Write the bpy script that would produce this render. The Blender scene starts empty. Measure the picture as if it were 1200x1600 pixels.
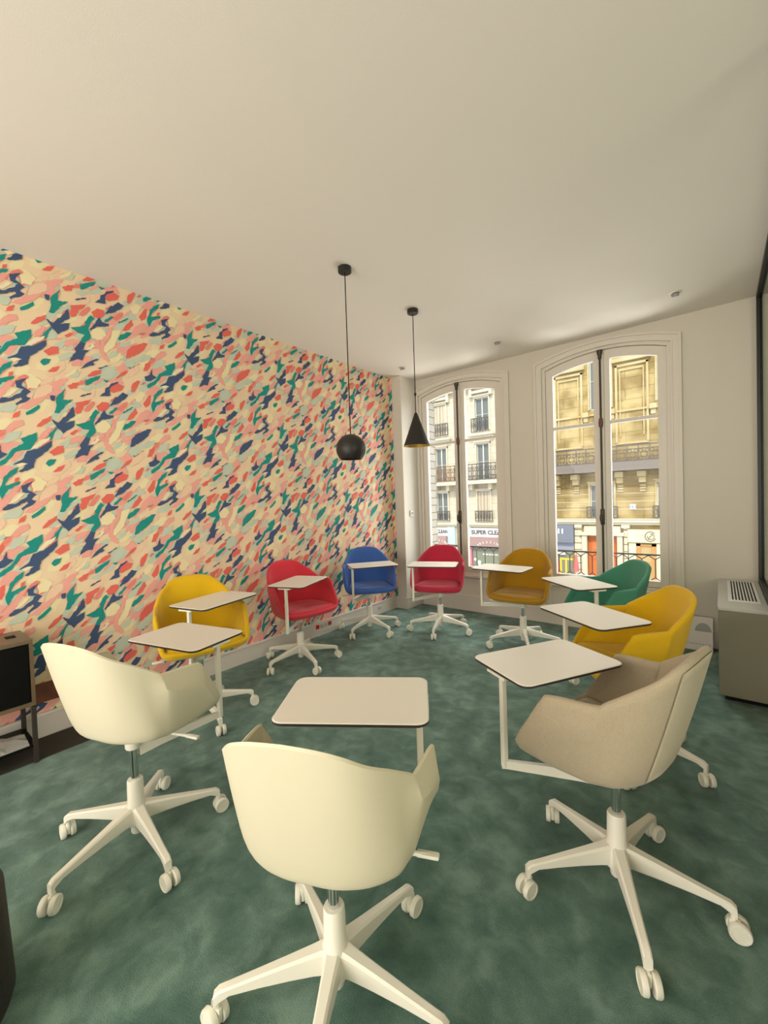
import bpy, bmesh, math, random
from mathutils import Vector, Matrix, Euler
C = bpy.context.scene.collection
S = bpy.context.scene
PI = math.pi
rad = math.radians

# ------------------------------------------------------------------ camera
F_PX = 653.24
YAW, PITCH, ROLL = 0.677895, -0.0277779, -0.0335275
CAM_Z = 1.32
XL, YF, ZC, XR = -3.1225, 4.3867, 2.800, 0.25      # left wall, window wall, ceiling, right wall
YB = -2.3                                           # wall behind the camera

def cam_axes():
    cy, sy = math.cos(YAW), math.sin(YAW)
    f0 = Vector((-sy, cy, 0)); r0 = Vector((cy, sy, 0)); u0 = Vector((0, 0, 1))
    f = f0*math.cos(PITCH) + u0*math.sin(PITCH); u = u0*math.cos(PITCH) - f0*math.sin(PITCH)
    r = r0*math.cos(ROLL) + u*math.sin(ROLL); u2 = u*math.cos(ROLL) - r0*math.sin(ROLL)
    return r, u2, f
r_, u_, f_ = cam_axes()
cd = bpy.data.cameras.new('camera'); cam = bpy.data.objects.new('camera', cd); C.objects.link(cam)
cam.matrix_world = Matrix(((r_.x, u_.x, -f_.x, 0), (r_.y, u_.y, -f_.y, 0), (r_.z, u_.z, -f_.z, CAM_Z), (0, 0, 0, 1)))
cd.sensor_fit = 'VERTICAL'; cd.sensor_height = 36.0; cd.sensor_width = 27.0
cd.lens = F_PX*36.0/1600.0
cd.clip_start = 0.03; cd.clip_end = 300
S.camera = cam

# ------------------------------------------------------------------ world, lights, exposure
S.view_settings.view_transform = 'Standard'
S.view_settings.look = 'None'
S.view_settings.gamma = 1.0
S.view_settings.use_curve_mapping = False
S.view_settings.exposure = 0.22

w = bpy.data.worlds.new('World'); S.world = w; w.use_nodes = True
bgn = w.node_tree.nodes['Background']
bgn.inputs[0].default_value = (0.90, 0.95, 1.0, 1); bgn.inputs[1].default_value = 1.6

def lamp(name, kind, energy, color, loc=(0, 0, 0), direction=(0, 0, -1), **kw):
    d = bpy.data.lights.new(name, kind); d.energy = energy; d.color = color
    for k, v in kw.items(): setattr(d, k, v)
    o = bpy.data.objects.new(name, d); C.objects.link(o); o.location = loc
    o.rotation_euler = Vector(direction).to_track_quat('-Z', 'Y').to_euler()
    return o
# wide bright sky seen from the windows (soft daylight falling into the room)
lamp('sky_daylight', 'SUN', 10.0, (1.0, 0.98, 0.94), direction=(-0.15, -1.0, -0.55), angle=rad(75))
# the sun on the far side of the street, from over our own roof
lamp('street_sun', 'SUN', 2.3, (1.0, 0.90, 0.70), direction=(-0.25, 1.0, -0.9), angle=rad(2))
# added fill light, standing in for the lit room behind the photographer
lamp('room_fill', 'AREA', 66, (1.0, 0.93, 0.83), loc=(-1.4, YB+0.15, 1.7), direction=(0, 1, 0.05),
     shape='RECTANGLE', size=3.0, size_y=1.8)
# added fill light, low behind the camera, to brighten the ceiling
lamp('ceiling_fill', 'AREA', 40, (1.0, 0.95, 0.87), loc=(-1.1, YB+0.5, 0.35), direction=(0.1, 2.0, 1), shape='RECTANGLE', size=2.8, size_y=0.9)

# light of the neighbouring room, through the glass partition on the right
lamp('next_room_light', 'AREA', 48, (1.0, 0.94, 0.82), loc=(XR+2.3, 0.3, 1.75), direction=(-1, 0.12, -0.12), shape='RECTANGLE', size=1.8, size_y=1.5)
# unseen area light added outside, imitating street bounce onto the ceiling
lamp('bounce_fill', 'AREA', 260, (1.0, 0.97, 0.90), loc=(-1.6, YF+3.2, -1.1), direction=(0, -1, 0.85), shape='RECTANGLE', size=5.0, size_y=2.0)

# ------------------------------------------------------------------ helpers
def mat(name, col, rough=0.6, metal=0.0, spec=0.5, bump=None, sheen=0.0, vary=None, emis=None):
    m = bpy.data.materials.new(name); m.use_nodes = True
    nt = m.node_tree; b = nt.nodes['Principled BSDF']
    b.inputs['Base Color'].default_value = (*col, 1); b.inputs['Roughness'].default_value = rough
    b.inputs['Metallic'].default_value = metal; b.inputs['Specular IOR Level'].default_value = spec
    if sheen:
        b.inputs['Sheen Weight'].default_value = sheen; b.inputs['Sheen Roughness'].default_value = 0.5
    tc = None
    if bump or vary: tc = nt.nodes.new('ShaderNodeTexCoord')
    if bump:
        sc, st = bump
        n = nt.nodes.new('ShaderNodeTexNoise'); n.inputs['Scale'].default_value = sc; n.inputs['Detail'].default_value = 3
        bp = nt.nodes.new('ShaderNodeBump'); bp.inputs['Strength'].default_value = st; bp.inputs['Distance'].default_value = 0.01
        nt.links.new(tc.outputs['Object'], n.inputs['Vector'])
        nt.links.new(n.outputs['Fac'], bp.inputs['Height']); nt.links.new(bp.outputs[0], b.inputs['Normal'])
    if vary:
        sc, c2 = vary
        n = nt.nodes.new('ShaderNodeTexNoise'); n.inputs['Scale'].default_value = sc; n.inputs['Detail'].default_value = 4
        rp = nt.nodes.new('ShaderNodeValToRGB')
        rp.color_ramp.elements[0].position = 0.35; rp.color_ramp.elements[1].position = 0.65
        rp.color_ramp.elements[0].color = (*col, 1); rp.color_ramp.elements[1].color = (*c2, 1)
        nt.links.new(tc.outputs['Object'], n.inputs['Vector'])
        nt.links.new(n.outputs['Fac'], rp.inputs[0]); nt.links.new(rp.outputs[0], b.inputs['Base Color'])
    if emis:
        b.inputs['Emission Color'].default_value = (*emis[0], 1); b.inputs['Emission Strength'].default_value = emis[1]
    return m

def srgb(h):
    h = h.lstrip('#'); v = [int(h[i:i+2], 16)/255 for i in (0, 2, 4)]
    return tuple(x/12.92 if x <= .04045 else ((x+.055)/1.055)**2.4 for x in v)

def obj(name, bm, m, parent=None, smooth=False, recalc=True):
    me = bpy.data.meshes.new(name)
    if recalc: bmesh.ops.recalc_face_normals(bm, faces=bm.faces)
    bm.to_mesh(me); bm.free()
    for x in (m if isinstance(m, (list, tuple)) else [m]): me.materials.append(x)
    if smooth:
        for p in me.polygons: p.use_smooth = True
        if smooth != 'all':
            try: me.set_sharp_from_angle(angle=rad(smooth if smooth is not True else 40))
            except Exception: pass
    o = bpy.data.objects.new(name, me); C.objects.link(o)
    if parent is not None: o.parent = parent
    return o

def tag(o, label=None, cat=None, group=None, kind=None):
    if label: o['label'] = label
    if cat: o['category'] = cat
    if group: o['group'] = group
    if kind: o['kind'] = kind
    return o

def thing(name, label, cat, loc=(0, 0, 0), rotz=0, group=None):
    o = bpy.data.objects.new(name, None); C.objects.link(o)
    o.empty_display_size = 0.1
    o.location = loc; o.rotation_euler = (0, 0, rotz)
    return tag(o, label, cat, group)

def structure(name, bm, m, parent=None, **k):
    o = obj(name, bm, m, parent, **k)
    if parent is None: o['kind'] = 'structure'
    return o

def box(bm, a, b, bevel=0, mi=0):
    x0, y0, z0 = a; x1, y1, z1 = b
    vs = [bm.verts.new(p) for p in ((x0, y0, z0), (x1, y0, z0), (x1, y1, z0), (x0, y1, z0), (x0, y0, z1), (x1, y0, z1), (x1, y1, z1), (x0, y1, z1))]
    fs = [bm.faces.new([vs[i] for i in q]) for q in ((0, 3, 2, 1), (4, 5, 6, 7), (0, 1, 5, 4), (1, 2, 6, 5), (2, 3, 7, 6), (3, 0, 4, 7))]
    for f in fs: f.material_index = mi
    if bevel:
        es = set(e for f in fs for e in f.edges)
        r = bmesh.ops.bevel(bm, geom=list(es), offset=bevel, segments=2, affect='EDGES', profile=0.5)
        for f in r['faces']: f.material_index = mi
    return vs

def B(*boxes, bevel=0):
    bm = bmesh.new()
    for a, b in boxes: box(bm, a, b, bevel)
    return bm

def prism(bm, pts, h0, h1, axis='z', mi=0, cap=True):
    """polygon pts (2-D) extruded between h0 and h1 along axis ('z': xy, 'y': xz, 'x': yz)"""
    def P(p, h):
        return {'z': (p[0], p[1], h), 'y': (p[0], h, p[1]), 'x': (h, p[0], p[1])}[axis]
    a = [bm.verts.new(P(p, h0)) for p in pts]; b = [bm.verts.new(P(p, h1)) for p in pts]
    n = len(pts); fs = []
    if cap: fs += [bm.faces.new(a[::-1]), bm.faces.new(b)]
    for i in range(n): fs.append(bm.faces.new((a[i], a[(i+1) % n], b[(i+1) % n], b[i])))
    for f in fs: f.material_index = mi
    return fs

def lathe(bm, prof, seg=24, mtx=None, mi=0):
    """prof: list of (r,z); r==0 closes to a point"""
    rings = []
    for r, z in prof:
        if r < 1e-6: rings.append([bm.verts.new((0, 0, z))])
        else: rings.append([bm.verts.new((r*math.cos(2*PI*i/seg), r*math.sin(2*PI*i/seg), z)) for i in range(seg)])
    new = [v for r in rings for v in r]
    for A, D in zip(rings, rings[1:]):
        for i in range(seg):
            j = (i+1) % seg
            if len(A) == 1 and len(D) == 1: continue
            if len(A) == 1: f = bm.faces.new((A[0], D[i], D[j]))
            elif len(D) == 1: f = bm.faces.new((A[i], A[j], D[0]))
            else: f = bm.faces.new((A[i], A[j], D[j], D[i]))
            f.material_index = mi
    if mtx is not None: bmesh.ops.transform(bm, matrix=mtx, verts=new)
    return new

def cyl(bm, p0, p1, r, seg=16, r1=None, mi=0):
    p0 = Vector(p0); p1 = Vector(p1); d = p1-p0; l = d.length
    M = Matrix.Translation(p0) @ d.to_track_quat('Z', 'Y').to_matrix().to_4x4()
    r1 = r if r1 is None else r1
    return lathe(bm, [(0, 0), (r, 0), (r1, l), (0, l)], seg, M, mi)

def tube(bm, pts, r, seg=8):
    pts = [Vector(p) for p in pts]; rings = []
    for i, p in enumerate(pts):
        d = (pts[min(i+1, len(pts)-1)] - pts[max(i-1, 0)]).normalized()
        q = d.to_track_quat('Z', 'Y')
        rr = r[i] if isinstance(r, (list, tuple)) else r
        rings.append([bm.verts.new(p + q @ Vector((rr*math.cos(2*PI*k/seg), rr*math.sin(2*PI*k/seg), 0))) for k in range(seg)])
    for A, D in zip(rings, rings[1:]):
        for k in range(seg): bm.faces.new((A[k], A[(k+1) % seg], D[(k+1) % seg], D[k]))
    bm.faces.new(rings[0][::-1]); bm.faces.new(rings[-1])

def rrect(w, h, r, n=5, cx=0, cy=0):
    pts = []
    for sx, sy, a0 in ((1, 1, 0), (-1, 1, 90), (-1, -1, 180), (1, -1, 270)):
        for i in range(n+1):
            a = rad(a0 + 90*i/n)
            pts.append((cx + sx*(w/2-r) + r*math.cos(a), cy + sy*(h/2-r) + r*math.sin(a)))
    return pts

def crom(P, t):
    n = len(P); i = min(int(t), n-2); u = t-i
    p0 = P[max(i-1, 0)]; p1 = P[i]; p2 = P[i+1]; p3 = P[min(i+2, n-1)]
    return tuple(.5*(2*b + (c-a)*u + (2*a-5*b+4*c-d)*u*u + (3*b-a-3*c+d)*u**3) for a, b, c, d in zip(p0, p1, p2, p3))

def text(body, size, loc, rot, m, parent, depth=0.004, align='CENTER', name='lettering', sx=1.0, bold=0.0):
    cu = bpy.data.curves.new(name, 'FONT'); cu.body = body; cu.size = size; cu.extrude = depth; cu.offset = bold
    cu.align_x = align; cu.align_y = 'CENTER'; cu.resolution_u = 3
    t = bpy.data.objects.new(name, cu); C.objects.link(t)
    bpy.context.view_layer.update()
    me = bpy.data.meshes.new_from_object(t.evaluated_get(bpy.context.evaluated_depsgraph_get()))
    bpy.data.objects.remove(t); bpy.data.curves.remove(cu)
    me.transform(Matrix.Translation(Vector(loc)) @ Euler(rot).to_matrix().to_4x4() @ Matrix.Diagonal((sx, 1, 1, 1)))
    me.materials.clear(); me.materials.append(m)
    o = bpy.data.objects.new(name, me); C.objects.link(o)
    if parent is not None: o.parent = parent
    return o
FACE_S = (PI/2, 0, 0)     # lettering that faces -Y (towards our room)

# ------------------------------------------------------------------ materials
M_white_wall = mat('white_paint', (0.66, 0.61, 0.53), 0.6, bump=(160, .04))
M_ceiling = mat('ceiling_paint', (0.80, 0.745, 0.675), 0.8, bump=(220, .05))
M_trim = mat('gloss_white_trim', (0.71, 0.655, 0.58), 0.4)
M_chairwhite = mat('off_white_plastic', (0.68, 0.62, 0.455), 0.42, bump=(900, .03))
M_metalwhite = mat('white_lacquered_metal', (0.82, 0.79, 0.68), 0.35)
M_wheel = mat('white_castor_plastic', (0.80, 0.78, 0.66), 0.45)
M_chrome = mat('chrome', (0.75, 0.75, 0.75), 0.15, metal=1.0)
M_tab = mat('white_laminate', (0.80, 0.75, 0.67), 0.38)
M_tabedge = mat('dark_laminate_edge', (0.035, 0.028, 0.025), 0.5)
M_black = mat('black_metal', (0.018, 0.016, 0.014), 0.45, spec=0.4)
M_blackmatte = mat('black_matte', (0.008, 0.008, 0.008), 0.7, spec=0.2)
def fabric(n, c, c2=None):
    return mat(n, c, 0.85, sheen=0.22, spec=0.2, bump=(650, .25), vary=(500, c2 or tuple(x*1.15 for x in c)))
M_yellow = fabric('yellow_fabric', (0.66, 0.40, 0.006))
M_mustard = fabric('mustard_fabric', (0.41, 0.21, 0.006))
M_red = fabric('red_fabric', (0.62, 0.035, 0.055))
M_crimson = fabric('crimson_fabric', (0.50, 0.025, 0.06))
M_blue = fabric('blue_fabric', (0.05, 0.13, 0.42))
M_green = fabric('green_fabric', (0.06, 0.24, 0.155))
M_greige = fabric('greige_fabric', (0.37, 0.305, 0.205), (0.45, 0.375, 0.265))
M_greige_lit = fabric('greige_fabric_lit', (0.76, 0.70, 0.54))  # greige lightened, side light on the chair back put into the colour

def carpet_mat():
    m = bpy.data.materials.new('green_carpet'); m.use_nodes = True; nt = m.node_tree; b = nt.nodes['Principled BSDF']
    L = nt.links.new; N = nt.nodes.new
    tc = N('ShaderNodeTexCoord')
    w1 = N('ShaderNodeTexNoise'); w1.inputs['Scale'].default_value = 2.6; w1.inputs['Detail'].default_value = 8; w1.inputs['Roughness'].default_value = .68; w1.inputs['Distortion'].default_value = .25
    w2 = N('ShaderNodeTexNoise'); w2.inputs['Scale'].default_value = 10; w2.inputs['Detail'].default_value = 6; w2.inputs['Distortion'].default_value = .5
    w3 = N('ShaderNodeTexNoise'); w3.inputs['Scale'].default_value = 320; w3.inputs['Detail'].default_value = 2
    for x in (w1, w2, w3): L(tc.outputs['Object'], x.inputs['Vector'])
    mx = N('ShaderNodeMath'); mx.operation = 'MULTIPLY_ADD'; mx.inputs[1].default_value = .75
    L(w2.outputs['Fac'], mx.inputs[0]); L(w1.outputs['Fac'], mx.inputs[2])
    mx3 = N('ShaderNodeMath'); mx3.operation = 'MULTIPLY_ADD'; mx3.inputs[1].default_value = .42
    L(w3.outputs['Fac'], mx3.inputs[0]); L(mx.outputs[0], mx3.inputs[2])
    rp = N('ShaderNodeValToRGB'); e = rp.color_ramp.elements
    e[0].position = .78; e[0].color = (0.020, 0.060, 0.043, 1)
    e[1].position = 1.26; e[1].color = (0.098, 0.190, 0.145, 1)
    rp.color_ramp.elements.new(1.0).color = (0.046, 0.112, 0.083, 1)
    sc = N('ShaderNodeMath'); sc.operation = 'MULTIPLY'; sc.inputs[1].default_value = 0.74
    L(mx3.outputs[0], sc.inputs[0])
    for el in rp.color_ramp.elements: pass
    e = rp.color_ramp.elements
    e[0].position = .62; e[1].position = .79; e[2].position = .97
    e[0].color = (0.036, 0.092, 0.070, 1); e[1].color = (0.085, 0.168, 0.132, 1); e[2].color = (0.185, 0.295, 0.240, 1)
    L(sc.outputs[0], rp.inputs[0]); L(rp.outputs[0], b.inputs['Base Color'])
    b.inputs['Roughness'].default_value = .95; b.inputs['Specular IOR Level'].default_value = .1
    b.inputs['Sheen Weight'].default_value = .25
    bp = N('ShaderNodeBump'); bp.inputs['Strength'].default_value = .5; bp.inputs['Distance'].default_value = .006
    L(w3.outputs['Fac'], bp.inputs['Height'])
    bp2 = N('ShaderNodeBump'); bp2.inputs['Strength'].default_value = .35; bp2.inputs['Distance'].default_value = .02
    L(w2.outputs['Fac'], bp2.inputs['Height']); L(bp.outputs[0], bp2.inputs['Normal']); L(bp2.outputs[0], b.inputs['Normal'])
    return m
M_carpet = carpet_mat()

def glass_mat(name, tint=(1, 1, 1), k=0.06):
    m = bpy.data.materials.new(name); m.use_nodes = True; nt = m.node_tree
    for n in list(nt.nodes): nt.nodes.remove(n)
    o = nt.nodes.new('ShaderNodeOutputMaterial'); t = nt.nodes.new('ShaderNodeBsdfTransparent'); g = nt.nodes.new('ShaderNodeBsdfGlossy')
    t.inputs[0].default_value = (*tint, 1); g.inputs['Roughness'].default_value = 0.02
    x = nt.nodes.new('ShaderNodeMixShader'); x.inputs[0].default_value = k
    nt.links.new(t.outputs[0], x.inputs[1]); nt.links.new(g.outputs[0], x.inputs[2]); nt.links.new(x.outputs[0], o.inputs[0])
    return m
M_glass = glass_mat('window_glass', (0.97, 0.98, 0.97), 0.008)

# ------------------------------------------------------------------ room shell
structure('floor', B(((XL-.1, YB-.1, -.12), (XR+2.8, YF+.02, 0))), M_carpet)
structure('ceiling', B(((XL-.1, YB-.1, ZC), (XR+2.8, YF+.36, ZC+.12))), M_ceiling)
structure('wall_right', B(((XR+.012, YB-.1, 0), (XR+.11, YF+.02, .60))), M_white_wall)
structure('wall_next_room', B(((XR+2.7, YB-.1, 0), (XR+2.8, YF+.02, ZC)), ((XR+.11, YF-.06, 0), (XR+2.7, YF+.02, ZC))), M_white_wall)
structure('wall_back', B(((XL-.1, YB-.1, 0), (XR+2.8, YB, ZC))), M_white_wall)

WC = [-2.375, -0.865]                 # window centres
WH = 0.545                            # half of the wall opening
def arch(c, half, zs, zm, n=14):      # points of the shallow arch from left to right
    return [(c - half + 2*half*i/n, zs + (zm-zs)*(1-((2*i/n)-1)**2)) for i in range(n+1)]
bm = bmesh.new(); Y0, Y1 = YF, YF+.34
for a, b in ((XL-.1, WC[0]-WH), (WC[0]+WH, WC[1]-WH), (WC[1]+WH, XR+.3)): box(bm, (a, Y0, 0), (b, Y1, ZC))
for c in WC:
    box(bm, (c-WH, Y0, 0), (c+WH, Y1, .42))
    prism(bm, arch(c, WH, 2.60, 2.69) + [(c+WH, ZC), (c-WH, ZC)], Y0, Y1, 'y')
structure('wall_far', bm, M_white_wall)
structure('wall_left', B(((XL-.2, YB-.1, 0), (XL, YF+.02, ZC))), M_white_wall)
structure('wall_corner', B(((XL, 4.06, 0), (-2.955, YF, ZC)), bevel=.004), M_white_wall)

# baseboards
bl = bmesh.new(); box(bl, (XL, YB, 0), (XL+.016, 4.06, .125)); box(bl, (XL, YB, .125), (XL+.024, 4.06, .142), .003)
structure('baseboard_left', bl, M_trim)
bc = bmesh.new(); box(bc, (XL, 4.042, 0), (-2.937, YF, .135), .003); box(bc, (XL, 4.034, .125), (-2.929, YF, .142), .003)
structure('baseboard_corner', bc, M_trim)
bf = bmesh.new(); box(bf, (-2.93, YF-.016, 0), (XR, YF, .135)); box(bf, (-2.93, YF-.022, .132), (XR, YF, .150), .003)
structure('baseboard_far', bf, M_trim)

# ---- wallpaper: cut-paper brush strokes repeating every 0.825 x 0.598 m
def ray(x, y):
    return f_ + r_*((x-600)/F_PX) + u_*((800-y)/F_PX)
def on_wall(x, y):
    d = ray(x, y); t = XL/d.x
    return (d.y*t, CAM_Z + d.z*t)
TU, TV = 0.825, 0.598
c1 = lambda P: [on_wall(100+x/6, 480+y/6) for x, y in P]
c2 = lambda P: [on_wall(200+x/6, 620+y/6) for x, y in P]
teal = [c1(P) for P in (
    [(190,140),(250,75),(285,110),(240,165),(225,200),(250,290),(185,345),(150,320),(190,260),(125,240),(60,190),(150,185),(200,165)],
    [(380,120),(440,85),(460,95),(410,140),(375,140)],
    [(505,300),(520,265),(600,235),(635,245),(590,290),(520,315)],
    [(505,145),(590,105),(605,110),(575,130),(510,155)],
    [(195,690),(250,665),(345,640),(330,670),(260,710),(200,735)],
    [(940,555),(1035,520),(1040,570),(1000,640),(920,645),(850,730),(780,760),(775,730),(850,690),(900,620),(960,590)],
    [(840,830),(880,785),(930,765),(920,800),(870,840),(850,890),(940,870),(935,890),(870,920),(835,990),(815,930)],
    [(970,365),(1050,315),(1055,340),(1010,375),(975,385)],
    [(1090,760),(1110,735),(1155,735),(1140,770),(1110,785)],
    [(1095,570),(1150,495),(1160,500),(1120,590),(1100,585)],
    [(365,680),(420,690),(400,710)])] + [c2([(585,190),(640,105),(625,200),(690,195),(640,240),(600,300),(575,295),(590,240)])]
navy = [c1(P) for P in (
    [(240,205),(330,95),(355,140),(420,160),(415,180),(300,185),(250,225)],
    [(430,920),(470,860),(550,800),(600,825),(560,870),(440,930)],
    [(150,320),(200,345),(170,405),(235,405),(195,435),(170,500),(135,490),(50,510),(35,545),(60,480),(110,420),(95,390)],
    [(145,580),(220,520),(300,485),(325,490),(270,520),(285,540),(200,565)],
    [(330,835),(380,800),(385,760),(420,745),(440,715),(500,700),(510,708),(440,745),(425,770),(435,830),(390,835)],
    [(145,840),(180,820),(255,800),(245,820),(170,840)],
    [(795,265),(830,235),(870,245),(930,220),(960,190),(915,170),(910,120),(975,105),(950,140),(945,160),(1000,215),(970,240),(1000,260),(960,290),(915,305),(910,290),(950,265),(940,245),(870,270),(810,275)],
    [(750,655),(800,635),(820,580),(830,640),(865,660),(810,695),(760,690)],
    [(895,745),(960,700),(980,650),(1040,645),(1130,595),(1125,640),(1060,700),(1030,720),(1020,780),(950,805),(930,800),(980,745),(960,735)],
    [(600,560),(615,580),(690,535),(705,535),(680,545),(625,575)],
    [(1115,255),(1145,260),(1140,300),(1120,290)],
    [(310,575),(400,545),(408,552),(340,580)])] + [c2([(560,345),(600,370),(650,310),(690,245),(700,310),(640,370),(700,350),(690,400),(630,450),(590,400)])]
coral = [c1(P) for P in (
    [(105,900),(250,865),(230,900),(180,930),(160,990),(115,1005)],
    [(300,930),(350,890),(410,895),(430,930),(370,985),(320,970)],
    [(740,910),(790,830),(815,825),(810,900),(770,945)],
    [(550,220),(585,160),(630,120),(650,170),(600,215),(570,225)],
    [(740,600),(760,530),(795,515),(810,540),(780,600)],
    [(625,790),(640,720),(680,690),(705,690),(690,740),(650,800)],
    [(430,740),(500,715),(560,740),(540,780),(460,805),(430,790)],
    [(220,640),(260,605),(350,585),(345,620),(270,650),(225,655)],
    [(1035,480),(1070,430),(1125,410),(1120,440),(1060,480)],
    [(1110,680),(1160,640),(1200,640),(1200,690),(1140,710)],
    [(30,740),(80,710),(130,705),(120,760),(60,770)],
    [(150,580),(200,530),(300,490),(250,520),(180,570)],
    [(0,270),(50,240),(90,245),(30,285)],
    [(470,680),(530,620),(600,590),(590,620),(500,670)],
    [(1100,75),(1130,45),(1180,40),(1150,80)],
    [(695,255),(720,245),(765,243),(730,265)],
    [(885,400),(905,360),(940,345),(930,385)],
    [(860,90),(870,55),(895,50),(885,85)], [(720,725),(745,700),(765,710),(740,730)])]
pink = [c1(P) for P in (
    [(330,420),(340,310),(400,260),(410,190),(440,190),(445,250),(380,330),(370,410),(430,500),(420,520),(350,470)],
    [(60,500),(140,470),(160,560),(60,520)],
    [(670,180),(740,150),(790,190),(700,250),(560,330),(600,270)],
    [(850,470),(900,420),(950,415),(960,450),(880,490)],
    [(280,720),(330,670),(370,665),(350,700),(290,740)],
    [(880,700),(910,655),(970,640),(950,670),(900,720)],
    [(920,330),(990,280),(1110,240),(1060,300),(980,340)],
    [(1040,560),(1100,490),(1130,500),(1090,570)],
    [(490,560),(560,530),(600,580),(540,620),(500,600)],
    [(215,195),(250,160),(290,140),(250,205)],
    [(0,330),(60,300),(150,300),(100,350),(20,380)],
    [(430,690),(520,660),(560,720),(450,720)],
    [(280,300),(330,310),(330,360),(290,350)])]
mint = [c1(P) for P in (
    [(540,530),(600,490),(700,470),(750,440),(740,490),(660,530),(620,580)],
    [(350,620),(390,570),(470,560),(490,620),(450,660),(390,680)],
    [(790,330),(850,280),(930,290),(900,350),(830,340)],
    [(830,560),(870,500),(950,500),(930,550),(850,580)],
    [(150,770),(200,740),(260,750),(220,790)],
    [(1130,590),(1150,510),(1200,540),(1180,590)],
    [(460,200),(500,150),(590,150),(560,200),(480,230)],
    [(620,120),(600,40),(640,60),(690,120)],
    [(60,650),(110,610),(160,600),(120,660)],
    [(960,900),(1010,930),(980,960),(940,950)],
    [(270,250),(240,290),(300,300)])]
cream = [c1(P) for P in (
    [(245,250),(270,200),(340,195),(390,240),(390,290),(330,310),(265,290)],
    [(355,390),(430,310),(450,220),(540,210),(500,300),(470,370),(400,430),(360,420)],
    [(450,520),(540,455),(560,465),(500,520)],
    [(0,640),(70,600),(130,560),(100,620),(20,660)],
    [(970,120),(1010,100),(1050,130),(1030,180),(980,190)],
    [(660,840),(720,790),(760,820),(720,880),(680,890)],
    [(1010,900),(1060,870),(1100,900),(1070,960),(1020,950)])]
white = [c1(P) for P in (
    [(1000,640),(1060,580),(1120,565),(1110,590),(1040,640)],
    [(910,745),(950,735),(985,745),(940,770)],
    [(830,235),(900,180),(930,185),(880,230)],
    [(200,400),(270,345),(290,370),(240,400)])]
oval = c1([(575,480),(590,410),(640,365),(740,335),(780,345),(750,400),(680,445),(600,480)])

rng = random.Random(11)
def jag(P, amp=.0028):
    out = []
    n = len(P)
    for i in range(n):
        a, b = P[i], P[(i+1) % n]; l = math.hypot(b[0]-a[0], b[1]-a[1]); k = max(1, min(6, int(l/.012)))
        for j in range(k):
            t = j/k; w_ = 0 if j == 0 else 1
            out.append((a[0]+(b[0]-a[0])*t + rng.uniform(-amp, amp)*w_, a[1]+(b[1]-a[1])*t + rng.uniform(-amp, amp)*w_))
    return out
def stroke(u, v, l, wd, ang):
    P = []; n = 11
    for i in range(n):
        a = 2*PI*i/n; rr = rng.uniform(.72, 1.12)
        x = l*math.cos(a)*rr; y = wd*math.sin(a)*rr + .12*l*math.sin(2*a)*rng.uniform(-1, 1)*.5
        P.append((u + x*math.cos(ang) - y*math.sin(ang), v + x*math.sin(ang) + y*math.cos(ang)))
    return P
layers = []     # (colour key, polygons), bottom first
def scatter(n, lmin, lmax, asp):
    out = []
    for i in range(n):
        l = rng.uniform(lmin, lmax)
        out.append(stroke(rng.uniform(0, TU), rng.uniform(0, TV), l, l*rng.uniform(*asp), rad(rng.uniform(28, 52))))
    return out
layers += [('cream', scatter(22, .04, .085, (.3, .45))), ('mint', scatter(30, .04, .085, (.28, .42))),
           ('pink', scatter(30, .035, .085, (.25, .4))), ('peach', scatter(22, .035, .075, (.3, .45))), ('mint', scatter(12, .03, .06, (.3, .45))),
           ('salmon', scatter(14, .025, .055, (.25, .4))),
           ('mint', mint), ('cream', cream), ('pink', pink), ('coral', coral), ('teal', teal), ('navy', navy), ('white', white)]
WPC = dict(cream=srgb('#EFE0B4'), mint=srgb('#C5CEBB'), pink=srgb('#EFA99C'), peach=srgb('#EFCBAE'), salmon=srgb('#E8877A'),
           coral=srgb('#E56E61'), teal=srgb('#259088'), navy=srgb('#46587A'), white=srgb('#EFE3C2'), ground=srgb('#EED3B0'))
wkeys = list(WPC)
WM = [mat('wallpaper_'+k, WPC[k], .75, spec=.2) for k in wkeys]
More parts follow.
